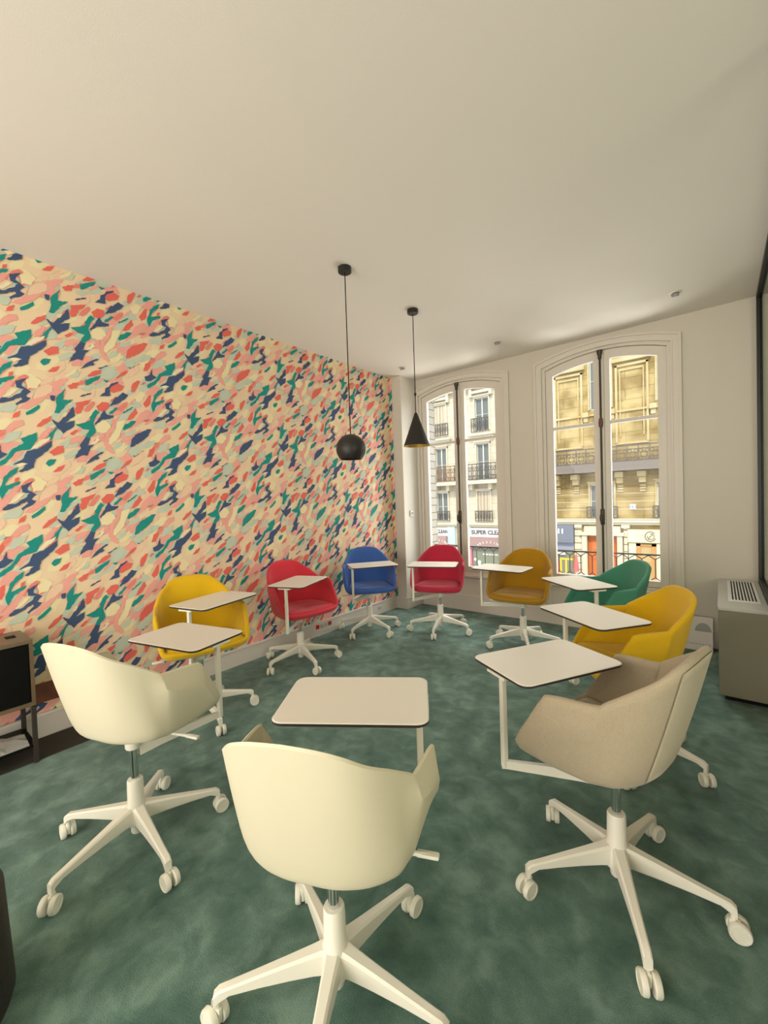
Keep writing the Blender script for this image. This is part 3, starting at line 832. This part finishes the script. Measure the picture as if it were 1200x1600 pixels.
# ------------------------------------------------------------------ radiator cabinet and leaning board
M_acgrey = mat('grey_lacquer', (0.25, 0.235, 0.16), .5, bump=(300, .03)); M_actop = mat('pale_grey_top', (0.55, 0.54, 0.50), .35)
T = thing('radiator_cabinet', 'grey boxed radiator cabinet with a slotted grille on top, at right edge', 'cabinet', (0, 0, 0))
ax0, ax1, ay0, ay1, az = -.016, XR-.024, 3.305, YF-.024, .588
bm = bmesh.new(); box(bm, (ax0, ay0, .035), (ax1, ay1, az-.02), .004); obj('body', bm, M_acgrey, T)
bm = bmesh.new(); box(bm, (ax0-.003, ay0-.003, az-.02), (ax1, ay1, az), .003); obj('top', bm, M_actop, T)
bm = bmesh.new(); box(bm, (ax0+.03, ay0+.04, 0), (ax1, ay1, .035)); obj('plinth', bm, M_blackmatte, T)
bm = bmesh.new(); box(bm, (.035, 3.51, az), (.195, 4.28, az+.006), .002); gr = obj('grille', bm, mat('white_grille', (.80, .80, .80), .35), T); tag(gr, 'white grille')
bm = bmesh.new()
for k in range(8): box(bm, (.055+k*.0165, 3.54, az+.0055), (.063+k*.0165, 4.25, az+.0068))
o = obj('slots', bm, M_blackmatte, gr); tag(o, 'dark slots')

T = thing('leaning_board', 'white board with a grey half circle leaning at the wall beside the radiator cabinet', 'board', (-.15, 4.245, .002))
tilt = -rad(22)
bm = bmesh.new(); box(bm, (-.095, -.006, 0), (.095, .006, .275), .002); pl = obj('panel', bm, mat('white_board', (.74, .70, .66), .5), T); pl.rotation_euler = (tilt, 0, 0)
M_gp = mat('grey_print', (.36, .38, .34), .6)
bm = bmesh.new(); hc = [(.055*math.cos(a)+.03, .155+.07*math.sin(a)) for a in [PI*i/14 for i in range(15)]]
prism(bm, hc, -.0075, -.006, 'y'); o = obj('half_circle', bm, M_gp, pl)
bm = bmesh.new()
for k in range(8): box(bm, (-.085+k*.0215, -.0075, .048), (-.085+k*.0215+.014, -.006, .055))
obj('printed_line', bm, M_gp, pl)

# ------------------------------------------------------------------ things along the left edge
M_tan = mat('tan_veneer', (0.15, 0.105, 0.06), .35); M_cabblack = mat('black_gloss', (0.004, 0.004, 0.004), .4, spec=.15)
T = thing('media_cabinet', 'low cabinet with black front and open lower shelf at left edge', 'cabinet', (0, 0, 0))
cx0, cx1, cy0, cy1, cz = XL+.03, -2.818, -.35, .525, .655
bm = bmesh.new(); box(bm, (cx0, cy0, cz-.022), (cx1, cy1, cz), .003); tp = obj('top', bm, M_tan, T)
bm = bmesh.new(); box(bm, (cx1-.17, cy1-.085, cz), (cx1-.12, cy1-.045, cz+.004), .001); obj('cable_port', bm, M_blackmatte, tp)
bm = bmesh.new(); box(bm, (cx0, cy0, .325), (cx1-.012, cy1-.004, cz-.022)); obj('body', bm, M_cabblack, T)
bm = bmesh.new()
box(bm, (cx1-.012, cy1-.016, .30), (cx1, cy1, cz-.022)); box(bm, (cx1-.012, cy0, .305), (cx1, cy1-.016, .325)); box(bm, (cx0, cy0, .305), (cx1-.012, cy1, .325))
obj('front_frame', bm, M_tan, T)
bm = bmesh.new(); box(bm, (cx1-.010, cy0+.02, .33), (cx1-.003, cy1-.022, cz-.027)); obj('door', bm, M_cabblack, T)
for yy in (cy0, cy1-.02):
    for xx in (cx0, cx1-.02):
        bm = bmesh.new(); box(bm, (xx, yy, 0), (xx+.02, yy+.02, .305)); obj('leg', bm, mat('dark_leg', (.035, .026, .02), .5), T)
bm = bmesh.new(); box(bm, (cx0, cy0, .085), (cx1-.004, cy1-.006, .098)); obj('shelf', bm, M_cabblack, T)
M_foil = mat('crumpled_clear_plastic', (0.55, 0.54, 0.50), .18, metal=.35)
bm = bmesh.new(); g = 16; rr = random.Random(4)
for i in range(g):
    for j in range(5): pass
vs = [[bm.verts.new((cx1-.19+.036*j, cy0+.12+.72*i/g, .101+(.006+rr.uniform(0, .024))*(1 if 0 < j < 5 else .2))) for j in range(6)] for i in range(g+1)]
for i in range(g):
    for j in range(5): bm.faces.new((vs[i][j], vs[i+1][j], vs[i+1][j+1], vs[i][j+1]))
r = bmesh.ops.extrude_face_region(bm, geom=bm.faces[:])
for v in r['geom']:
    if isinstance(v, bmesh.types.BMVert): v.co.z = .0985
tag(obj('plastic_sheet', bm, M_foil), 'shiny crumpled plastic sheet on the lower shelf of the black cabinet', 'sheet')

T = thing('wall_panel', 'reddish brown wooden panel low on the patterned wall beside the black cabinet', 'panel', (XL+.003, .66, .26))
bm = bmesh.new(); box(bm, (0, -.125, -.055), (.022, .125, .055), .002); obj('board', bm, mat('red_brown_wood', (.17, .055, .022), .4, vary=(14, (.10, .03, .02))), T)
for y in (-.1, .1):
    bm = bmesh.new(); cyl(bm, (.021, y, 0), (.0245, y, 0), .005, 10); obj('screw', bm, M_bolt, T)
bm = bmesh.new(); box(bm, (XL+.03, -.45, 0), (-2.835, .93, .006), .002)  # thin dark brown strip on the floor beside the wall
tag(obj('floor_strip', bm, mat('dark_brown_strip', (.035, .028, .018), .95, bump=(300, .4))), 'dark brown strip on the floor along the patterned wall under the black cabinet', 'mat')

T = thing('waste_bin', 'black rounded bin cut by the bottom left corner', 'bin', (-1.55, .02, 0))
bm = bmesh.new(); lathe(bm, [(0, .012), (.15, .012), (.182, .025), (.19, .05), (.178, .33), (.170, .35), (.15, .35), (.14, .10), (0, .10)], 40); obj('body', bm, mat('black_leatherette', (.02, .015, .012), .6, bump=(200, .2)), T, smooth=True)
for a in (20, 140, 260):
    bm = bmesh.new(); lathe(bm, [(0, 0), (.011, 0), (.013, .006), (.009, .014), (0, .014)], 14, Matrix.Translation((.135*math.cos(rad(a)), .135*math.sin(rad(a)), 0)))
    o = obj('foot', bm, M_chrome, T, smooth=True); tag(o, 'small chrome foot')

# ------------------------------------------------------------------ own guard rails outside the windows
M_iron = mat('dark_iron', (0.05, 0.045, 0.05), .5, metal=.3)
for wi, c in enumerate(WC):
    T = thing('guard_rail', ('iron guard rail with honeycomb pattern outside the left window', 'iron guard rail with honeycomb pattern outside the right window')[wi], 'railing', (c, YF+.27, .42), 0, 'guard rails outside the windows')
    hw = WH
    bm = bmesh.new(); box(bm, (-hw, -.012, .292), (hw, .012, .306)); obj('top_rail', bm, M_iron, T)
    bm = bmesh.new(); box(bm, (-hw, -.008, .03), (hw, .008, .042)); obj('bottom_rail', bm, M_iron, T)
    for x in (-hw+.01, hw-.01):
        bm = bmesh.new(); box(bm, (x-.008, -.008, 0), (x+.008, .008, .292)); obj('post', bm, M_iron, T)
    bm = bmesh.new(); n = 10; st = 2*hw/n
    for i in range(n):
        x = -hw + st*(i+.5)
        for s in (-1, 1):
            tube(bm, [(x, 0, .255), (x+s*st/2, 0, .292)], .0045, 6)
            tube(bm, [(x, 0, .085), (x+s*st/2, 0, .042)], .0045, 6)
        tube(bm, [(x, 0, .085), (x, 0, .255)], .0045, 6)
    obj('honeycomb_bars', bm, M_iron, T)

# ------------------------------------------------------------------ street and the houses opposite
K = 1.6; FY = 15.4*K
GZ = -3.95
def fx(x): return x*K
def fz(z): return CAM_Z + K*(z-CAM_Z)
def fbox(bm, x0, x1, z0, z1, d0=-.1, d1=.0, bevel=0):       # d = depth in front (-) of the house front, in metres
    box(bm, (fx(x0), FY+d0, fz(z0)), (fx(x1), FY+d1, fz(z1)), bevel)
def stone(name, c, c2, mortar, bw, bh, dirt=0.0):
    m = bpy.data.materials.new(name); m.use_nodes = True; nt = m.node_tree; b = nt.nodes['Principled BSDF']; N = nt.nodes.new; L = nt.links.new
    tc = N('ShaderNodeTexCoord'); mp = N('ShaderNodeMapping'); mp.inputs['Rotation'].default_value = (PI/2, 0, 0)
    br = N('ShaderNodeTexBrick'); br.inputs['Scale'].default_value = 1.0
    br.inputs['Color1'].default_value = (*c, 1); br.inputs['Color2'].default_value = (*c2, 1); br.inputs['Mortar'].default_value = (*mortar, 1)
    br.inputs['Mortar Size'].default_value = .018; br.inputs['Brick Width'].default_value = bw; br.inputs['Row Height'].default_value = bh
    L(tc.outputs['Object'], mp.inputs['Vector']); L(mp.outputs[0], br.inputs['Vector'])
    n = N('ShaderNodeTexNoise'); n.inputs['Scale'].default_value = .9; n.inputs['Detail'].default_value = 6; L(tc.outputs['Object'], n.inputs['Vector'])
    r = N('ShaderNodeValToRGB'); r.color_ramp.elements[0].position = .4; r.color_ramp.elements[1].position = .62
    r.color_ramp.elements[0].color = (1-dirt, 1-dirt*1.1, 1-dirt*1.3, 1); r.color_ramp.elements[1].color = (1, 1, 1, 1)
    L(n.outputs['Fac'], r.inputs[0]); mx = N('ShaderNodeMix'); mx.data_type = 'RGBA'; mx.blend_type = 'MULTIPLY'; mx.inputs['Factor'].default_value = 1
    L(br.outputs['Color'], mx.inputs['A']); L(r.outputs[0], mx.inputs['B']); L(mx.outputs['Result'], b.inputs['Base Color'])
    b.inputs['Roughness'].default_value = .9
    return m
M_pale = stone('pale_limestone', (.66, .61, .50), (.64, .58, .47), (.50, .45, .36), 1.1, .45, .12)
M_gold = stone('golden_limestone', (.56, .44, .22), (.52, .40, .19), (.36, .27, .13), 1.5, .55, .45)
M_quoin = stone('quoin_stone', (.62, .58, .50), (.58, .54, .47), (.25, .23, .20), .55, .38, .1)
M_palestone = mat('carved_pale_stone', (.66, .60, .47), .85)
M_goldstone = mat('carved_gold_stone', (.60, .50, .30), .85, vary=(1.2, (.50, .38, .18)))
M_winglass = mat('dim_window_glass', (.16, .18, .18), .08)
M_winframe = mat('white_window_frame', (.70, .68, .63), .5)
M_shutter = mat('folded_shutter', (.55, .47, .36), .6)
M_irongrey = mat('grey_iron', (.10, .09, .09), .6)
M_rust = mat('rusty_iron', (.22, .12, .06), .7)

structure('street', B(((-60, YF+.34, GZ-.3), (30, FY+30, GZ))), mat('asphalt', (.30, .29, .28), .9))
bm = B(((-60, FY-3.2, GZ), (30, FY, GZ+.14))); structure('trim_1', bm, mat('pavement', (.50, .48, .45), .9))

def facade_window(T, x0, x1, z0, z1, surround, shutters=False, m_s=None, mull=2, depth=.22):
    """a window of a house: frame part, pane as its sub-part; stone surround is part of the frame's neighbour"""
    bm = bmesh.new(); s = .05
    fbox(bm, x0-s, x0, z0, z1+s, -.10, .02); fbox(bm, x1, x1+s, z0, z1+s, -.10, .02); fbox(bm, x0-s, x1+s, z1, z1+s*1.3, -.14, .02)
    fbox(bm, x0-s*1.6, x1+s*1.6, z1+s*1.3, z1+s*2.1, -.24, .02)
    obj('window_surround', bm, m_s or surround, T)
    bm = bmesh.new(); g = .028
    for a, b in ((x0, x0+g), (x1-g, x1)): fbox(bm, a, b, z0, z1, .04, .10)
    xm = (x0+x1)/2
    fbox(bm, xm-g*.8, xm+g*.8, z0, z1, .03, .10)
    fbox(bm, x0, x1, z1-g, z1, .04, .10); fbox(bm, x0, x1, z0, z0+g, .04, .10)
    for k in range(1, mull+1): fbox(bm, x0, x1, z0+(z1-z0)*k/(mull+1)-.008, z0+(z1-z0)*k/(mull+1)+.008, .06, .10)
    fr = obj('window_frame', bm, M_winframe, T)
    bm = bmesh.new(); fbox(bm, x0, x1, z0, z1, .10, .13); obj('pane', bm, M_winglass, fr)
    if shutters:
        bm = bmesh.new(); n = 4
        for k in range(n):
            a = x0 + (x1-x0)*(k+.08)/n; b = x0 + (x1-x0)*(k+.92)/n
            fbox(bm, a, b, z0, z1-.03, -.02 - .03*(k % 2), .02)
        obj('shutter', bm, M_shutter, T)
def hole_wall(T, name, x0, x1, z0, z1, holes, m):
    """wall with rectangular holes, as one mesh of boxes"""
    xs = sorted(set([x0, x1] + [h[0] for h in holes] + [h[1] for h in holes])); zs = sorted(set([z0, z1] + [h[2] for h in holes] + [h[3] for h in holes]))
    bm = bmesh.new()
    for a, b in zip(xs, xs[1:]):
        run = None
        for c_, d in zip(zs, zs[1:]):
            mx, mz = (a+b)/2, (c_+d)/2
            solid = not any(h[0] < mx < h[1] and h[2] < mz < h[3] for h in holes)
            if solid: run = (run[0], d) if run else (c_, d)
            if not solid and run: fbox(bm, a, b, run[0], run[1], 0, .45); run = None
        if run: fbox(bm, a, b, run[0], run[1], 0, .45)
    fbox(bm, x0, x1, z0, z1, .45, .6)
    return obj(name, bm, m, T)
def scroll_rail(T, x0, x1, z0, z1, d, m, name='balcony_railing', pitch=.2):
    bm = bmesh.new(); y = FY+d
    fbox(bm, x0, x1, z1-.03, z1, d-.03, d+.03); fbox(bm, x0, x1, z0, z0+.025, d-.02, d+.02)
    fbox(bm, x0, x1, z1-.14, z1-.12, d-.015, d+.015)
    n = max(1, round((x1-x0)/pitch)); st = (x1-x0)/n
    for i in range(n+1):
        x = x0 + st*i; fbox(bm, x-.009, x+.009, z0, z1, d-.015, d+.015)
    zc = (z0+z1-.12)/2; hh = (z1-.13-z0)/2
    for i in range(n):
        xc = x0 + st*(i+.5)
        for (ox, oz, r1, r2) in ((0, 0, st*.30, hh*.45), (-st*.28, hh*.62, st*.16, hh*.26), (st*.28, hh*.62, st*.16, hh*.26), (-st*.28, -hh*.62, st*.16, hh*.26), (st*.28, -hh*.62, st*.16, hh*.26)):
            P = [Vector((fx(xc+ox+r1*math.cos(2*PI*k/10)), y, fz(zc+oz+r2*math.sin(2*PI*k/10)))) for k in range(11)]
            tube(bm, P, .016, 5)
    return obj(name, bm, m, T)
def bar_rail(T, x0, x1, z0, z1, d, m, n=6):
    bm = bmesh.new(); y = FY+d
    fbox(bm, x0, x1, z1-.03, z1, d-.025, d+.025); fbox(bm, x0, x1, z0, z0+.025, d-.02, d+.02)
    for i in range(n+1):
        x = x0+(x1-x0)*i/n; fbox(bm, x-.012, x+.012, z0, z1, d-.015, d+.015)
    for i in range(n):
        x = x0+(x1-x0)*(i+.5)/n; z = (z0+z1)/2
        P = [Vector((fx(x+.03*math.cos(2*PI*k/8)), y, fz(z+.10*math.sin(2*PI*k/8)))) for k in range(9)]
        tube(bm, P, .014, 5)
    obj('window_railing', bm, m, T)

# ---- pale apartment house, seen through the left window
A = thing('apartment_house', 'pale stone apartment house across the street seen through the left window', 'building', (fx(-8), FY, GZ), 0)
A.location = (0, 0, 0)
cols = [-11.6, -9.18, -7.28, -5.6+.05]
holes = []
wins = []
for xi, x in ((0, -9.18), (1, -7.28)):
    h = .29
    wins += [(x-h, x+h, 3.93, 5.22, xi == 0, 1), (x-h+.03, x+h-.03, 2.02, 3.42, False, 1), (x-h+.02, x+h-.02, .38, 1.55, xi == 1, 1)]
    wins += [(x-h, x+h, 5.95, 7.2, False, 1)]
holes = [w_[:4] for w_ in wins]
shop = [(-8.92, -9.60), (-7.87, -6.5)]
hole_wall(A, 'wall', -9.55, -5.55, -.62, 8.2, holes, M_pale)
for (x0, x1, z0, z1, sh, mu) in wins: facade_window(A, x0, x1, z0, z1, M_palestone, sh, mull=mu)
bm = bmesh.new()
for k in range(30):
    z0 = -.62 + k*.235
    fbox(bm, -10.6, -9.52 + (.05 if k % 2 else 0), z0+.012, z0+.235, -.12 - .02*(k % 2), .3)
obj('quoins', bm, M_quoin, A)
bm = bmesh.new()
fbox(bm, -9.55, -5.55, .22, .30, -.30, .05); fbox(bm, -9.55, -5.55, .14, .22, -.18, .05); fbox(bm, -9.55, -5.55, 5.62, 5.74, -.35, .05)
for x in (-9.18, -7.28):
    fbox(bm, x-.55, x+.55, 3.74, 3.82, -.42, .05); fbox(bm, x-.48, x+.48, 3.66, 3.74, -.25, .05)
    for s in (-1, 1): fbox(bm, x+s*.42-.06, x+s*.42+.06, 5.28, 5.6, -.28, .05, .02)
    fbox(bm, x-.38, x+.38, 5.40, 5.5, -.3, .05)
obj('cornice', bm, M_palestone, A)
bm = bmesh.new(); fbox(bm, -9.5, -5.55, 1.84, 1.97, -.85, .05)
for x in (-9.35, -8.75, -8.1, -7.7, -6.9, -6.3): fbox(bm, x-.07, x+.07, 1.62, 1.84, -.5, .05)
obj('balcony_slab', bm, M_palestone, A)
scroll_rail(A, -9.5, -8.3, 2.0, 2.62, -.78, M_rust)
scroll_rail(A, -8.3, -5.6, 2.0, 2.62, -.78, M_irongrey)
for x, z0, z1 in ((-9.16, 3.95, 4.45), (-7.36, 3.90, 4.45), (-9.18, .38, .78), (-7.28, .36, .78)): bar_rail(A, x-.36, x+.36, z0, z1, -.14, M_irongrey)
# shop at street level
M_signwhite = mat('white_sign', (.78, .78, .78), .5); M_signtxt = mat('sign_letters', (.09, .085, .09), .6)
M_mauve = mat('mauve_awning', (.38, .25, .24), .7); M_palebl = mat('pale_blue_panel', (.50, .68, .70), .6)
M_pinkp = mat('pink_panel', (.70, .20, .30), .6); M_shopglass = mat('shop_window', (.24, .26, .20), .1)
M_letterw = mat('white_letters', (.85, .83, .80), .5)
bm = bmesh.new(); fbox(bm, -9.62, -5.55, (GZ-CAM_Z)/K+CAM_Z, -.6, .06, .5); obj('shop_wall', bm, M_palestone, A)
for x0, x1 in ((-9.70, -8.92), (-7.85, -6.30)):
    bm = bmesh.new(); fbox(bm, x0, x1, -.26, .09, -.16, -.02); sg = obj('shop_sign', bm, M_signwhite, A); tag(sg, 'white sign with dark capital letters')
    bm = bmesh.new(); fbox(bm, x0, x1, -.62, -.26, -.42, .0); obj('awning', bm, M_mauve, A)
    bm = bmesh.new(); fbox(bm, x0, x1, -1.75, -.64, .0, .06); obj('shop_window', bm, M_shopglass, A)
sgs = [o for o in A.children if o.name.startswith('shop_sign')]
text('CLEAN', .33, (fx(-9.19), FY-.165, fz(-.085)), FACE_S, M_signtxt, sgs[0], .01, sx=.85, bold=.012)
text('SUPER CLEAN', .36, (fx(-7.83), FY-.165, fz(-.085)), FACE_S, M_signtxt, sgs[1], .01, align='LEFT', sx=1.02, bold=.012)
for x0, x1 in ((-8.92, -8.58), (-8.08, -7.85)):
    bm = bmesh.new(); fbox(bm, x0, x1, -.60, .12, -.20, -.0); obj('side_panel', bm, M_palebl, A)
bm = bmesh.new(); fbox(bm, -8.08, -7.86, -1.75, -.76, -.10, .06); o = obj('pink_panel', bm, M_pinkp, A)
# arched lettering on the shop windows
for cx in (-9.33, -7.02):
    word = 'PRESSING'
    for i, ch in enumerate(word):
        a = rad(158 - 136*i/(len(word)-1))
        text(ch, .21, (fx(cx+.47*math.cos(a)), FY-.435, fz(-.66+.22*math.sin(a))), (PI/2, -(a-PI/2)*.55, 0), M_letterw, A, .006)
bm = bmesh.new()
for k in range(6): fbox(bm, -7.40+k*.13, -7.40+k*.13+.09, -.98, -.93, -.02, .0)
obj('window_caption', bm, M_letterw, A)
bm = bmesh.new(); fbox(bm, -7.62, -7.50, -1.45, -1.22, -.02, .0); obj('price_card', bm, M_letterw, A)
for z in (-1.18, -1.48):
    bm = bmesh.new(); cyl(bm, (fx(-7.74), FY-.03, fz(z)), (fx(-7.74), FY, fz(z)), .09, 16); obj('round_sticker', bm, M_letterw, A)

# ---- golden house, seen through the right window
G = thing('apartment_house', 'golden weathered stone apartment house across the street seen through the right window', 'building', (0, 0, 0), 0)
wins = []
for x in (-5.05, -3.06, -1.16, .8):
    wins += [(x-.32, x+.32, 4.1, 6.0, 1), (x-.36, x+.36, .50, 1.60, 1)]
    if x > -5: pass
holes = [w_[:4] for w_ in wins]
dg = (GZ-CAM_Z)/K+CAM_Z
door = (-3.53, -2.62, dg+.02, -.12)
hole_wall(G, 'wall', -5.55, 3.5, dg, 8.2, holes + [door], M_gold)
for (x0, x1, z0, z1, mu) in wins: facade_window(G, x0, x1, z0, z1, M_goldstone, False, mull=mu)
bm = bmesh.new()
for x0, x1 in ((-4.52, -3.60), (-2.62, -1.70), (-.70, .3)):       # framed wall panels on the upper floor
    for a, b, c_, d in ((x0, x1, 5.34, 5.42), (x0, x1, 2.86, 2.92), (x0, x0+.06, 2.9, 5.4), (x1-.06, x1, 2.9, 5.4), (x0+.12, x1-.12, 5.20, 5.25), (x0+.12, x0+.15, 3.1, 5.2), (x1-.15, x1-.12, 3.1, 5.2)): fbox(bm, a, b, c_, d, -.08, .02)
    fbox(bm, x0-.08, x1+.08, 5.48, 5.60, -.22, .02)
fbox(bm, -5.55, 3.5, 3.90, 3.96, -.10, .02)
obj('panel_moulding', bm, M_goldstone, G)
bm = bmesh.new()
for x in (-3.50, -2.72, -1.58, -.7):
    fbox(bm, x-.10, x+.10, 3.86, 4.02, -.30, .02, .03); fbox(bm, x-.07, x+.07, 3.70, 3.86, -.2, .02, .03)
obj('capital', bm, M_goldstone, G)
bm = bmesh.new(); fbox(bm, -5.55, 3.5, 2.0, 2.10, -.95, .05); fbox(bm, -5.55, 3.5, 2.10, 2.28, -.85, .05); obj('balcony_slab', bm, mat('grey_slab', (.22, .19, .17), .9), G)
scroll_rail(G, -5.5, 3.4, 2.28, 2.78, -.80, M_irongrey, pitch=.30)
for x in (-4.45, -3.84, -2.51, -1.89, -.55, .1):
    bm = bmesh.new(); fbox(bm, x-.12, x+.12, 1.80, 1.98, -.62, .02, .04); fbox(bm, x-.10, x+.10, 1.62, 1.80, -.34, .02, .03)
    for k in range(3): fbox(bm, x-.08, x+.08, 1.34+k*.08, 1.39+k*.08, -.10, .02)
    obj('corbel', bm, M_goldstone, G)
bm = bmesh.new(); fbox(bm, -5.55, 3.5, .36, .43, -.34, .05); fbox(bm, -5.55, 3.5, .28, .36, -.22, .05); fbox(bm, -5.55, 3.5, .44, .47, -.12, .05)
for z in (1.28, 1.02, .76): fbox(bm, -5.55, -3.45, z, z+.016, -.02, .02); fbox(bm, -2.68, -1.55, z, z+.016, -.02, .02)
obj('string_course', bm, M_palestone, G)
for x in (-3.06, -1.16): bar_rail(G, x-.46, x+.46, .50, .88, -.14, M_irongrey, 7)
# house number plate with blue figures
bm = bmesh.new(); fbox(bm, -2.27, -2.09, .77, .93, -.05, .0); np_ = obj('number_plate', bm, M_signwhite, G)
text('161', .24, (fx(-2.18), FY-.055, fz(.85)), FACE_S, mat('blue_figures', (.10, .12, .50), .5), np_, .006)
# slate blue shop front with a white 11
M_slate = mat('slate_blue_board', (.19, .21, .27), .6)
bm = bmesh.new(); fbox(bm, -5.5, -3.94, -.28, .27, -.30, .02); fbox(bm, -5.5, -3.94, -.35, -.28, -.36, .02); bd = obj('shop_board', bm, M_slate, G)
text('11', .36, (fx(-4.36), FY-.31, fz(0.03)), FACE_S, M_letterw, bd, .012, sx=1.1, bold=.018)
bm = bmesh.new(); fbox(bm, -5.5, -3.96, -.62, -.35, -.10, .02); obj('shop_lintel', bm, mat('slate_light', (.30, .33, .42), .6), G)
bm = bmesh.new(); fbox(bm, -5.5, -4.02, dg, -.62, -.02, .02); obj('shop_window', bm, M_shopglass, G)
bm = bmesh.new(); fbox(bm, -5.5, -4.25, -.80, -.72, -.14, -.02); obj('light_strip', bm, M_signwhite, G)
# orange door in a stone frame
bm = bmesh.new(); fbox(bm, -3.68, -3.53, dg, -.02, -.25, .1); fbox(bm, -2.62, -2.47, dg, -.02, -.25, .1); fbox(bm, -3.74, -2.41, -.08, .02, -.35, .1); fbox(bm, -3.62, -2.53, .02, .22, -.15, .02)
for k in range(14):
    z = dg + k*.23
    if z < .1:
        fbox(bm, -3.93, -3.70, z+.01, z+.22, -.14, .02, .02); fbox(bm, -2.44, -2.33, z+.01, z+.22, -.14, .02, .02)
for x in (-3.8, -2.38): fbox(bm, x-.12, x+.12, .16, .27, -.28, .02, .03)
obj('door_surround', bm, M_palestone, G)
M_orange = mat('orange_door', (.62, .17, .04), .5)
for x0, x1 in ((-3.53, -3.08), (-3.07, -2.62)):
    bm = bmesh.new(); fbox(bm, x0, x1, dg, -.12, .12, .2)
    for z0, z1 in ((-.9, -.25), (-1.7, -1.0), (-1.9, -1.75)): fbox(bm, x0+.08, x1-.08, max(z0, dg+.1), z1, .09, .12, .02)
    obj('door_leaf', bm, M_orange, G)
# cream shop front with a round scroll emblem
M_creamb = mat('cream_board', (.72, .66, .48), .6)
bm = bmesh.new(); fbox(bm, -2.32, -.5, -.28, .13, -.24, .02); cb = obj('shop_board', bm, M_creamb, G); tag(cb, 'cream sign board')
bm = bmesh.new(); cx, cz = -1.70, -.08
def spiral(pts, r): tube(bm, [Vector((fx(cx+a), FY-.25, fz(cz+b))) for a, b in pts], r, 6)
spiral([(.14*math.cos(t), .15*math.sin(t)) for t in [rad(40+i*12) for i in range(26)]], .022)
spiral([(.09*math.cos(t)+.01, .09*math.sin(t)) for t in [rad(100-i*14) for i in range(22)]], .018)
spiral([(-.05+.10*t, -.10+.20*t + .03*math.sin(t*6)) for t in [i/10 for i in range(11)]], .02)
obj('emblem', bm, mat('dark_emblem', (.22, .20, .16), .6), cb)
bm = bmesh.new(); fbox(bm, -2.30, -2.10, dg, -.30, -.16, .02); fbox(bm, -1.55, -1.30, dg, -.30, -.16, .02); fbox(bm, -.75, -.5, dg, -.30, -.16, .02); obj('shop_pilaster', bm, M_creamb, G)
M_wood = mat('orange_wood', (.55, .30, .10), .5)
bm = bmesh.new(); fbox(bm, -2.10, -1.98, dg, -.33, -.10, .02); fbox(bm, -1.68, -1.55, dg, -.33, -.10, .02); fbox(bm, -2.1, -1.55, -.40, -.33, -.10, .02)
for z in (-.95, -1.25, -1.55): fbox(bm, -1.98, -1.68, z, z+.05, -.05, .02)
obj('shop_door', bm, M_wood, G)
bm = bmesh.new(); fbox(bm, -1.98, -1.68, dg, -.40, -.04, -.01); obj('shop_glass', bm, mat('warm_shop_glass', (.55, .40, .20), .2), G)

# a yellow frame standing on the pavement and things in front of the slate shop
T = thing('street_frame', 'yellow metal frame standing on the pavement before the slate blue shop', 'frame', (fx(-3.98), FY-2.0, GZ+.14))
M_yel = mat('yellow_paint', (.80, .55, .05), .5)
for x in (-.13, .13):
    bm = bmesh.new(); box(bm, (x-.04, -.04, 0), (x+.04, .04, 1.75)); obj('post', bm, M_yel, T)
bm = bmesh.new(); box(bm, (-.17, -.05, 1.75), (.45, .05, 1.83)); obj('crossbar', bm, M_yel, T)
bm = bmesh.new(); box(bm, (-.2, -.25, 0), (.2, .25, .06)); obj('foot', bm, M_yel, T)
for x, z, c_, nm, lb in ((-4.30, .35, (.70, .12, .10), 'parasol', 'small folded red parasol on the pavement before the slate blue shop'), (-3.72, .75, (.72, .16, .18), 'parasol', 'tall folded red parasol beside the orange door')):
    T = thing(nm, lb, 'parasol', (fx(x), FY-1.2, GZ+.14), 0)
    bm = bmesh.new(); cyl(bm, (0, 0, .04), (0, 0, z+1.15), .03, 10); obj('pole', bm, M_signwhite, T)
    bm = bmesh.new(); lathe(bm, [(0, z+.3), (.14, z+.3), (.10, z+.7), (.03, z+1.2), (0, z+1.2)], 14); obj('canopy', bm, mat('red_canvas', c_, .7), T, smooth=True)
    bm = bmesh.new(); lathe(bm, [(0, 0), (.25, 0), (.25, .06), (0, .06)], 18); obj('foot', bm, M_irongrey, T)
T = thing('flower_pot', 'magenta flowers in a pot before the slate blue shop', 'plant', (fx(-4.62), FY-1.5, GZ+.14))
bm = bmesh.new(); lathe(bm, [(0, 0), (.22, 0), (.30, .9), (0, .9)], 18); obj('pot', bm, mat('violet_pot', (.25, .18, .55), .6), T, smooth=True)
bm = bmesh.new(); rr = random.Random(2)
for k in range(40):
    a = rr.uniform(0, 6.28); r0 = rr.uniform(0, .30); zz = rr.uniform(.95, 1.5)
    bmesh.ops.create_icosphere(bm, subdivisions=1, radius=rr.uniform(.05, .09), matrix=Matrix.Translation((r0*math.cos(a), r0*math.sin(a), zz)))
obj('flowers', bm, mat('magenta_flowers', (.80, .10, .35), .7), T, smooth=True)
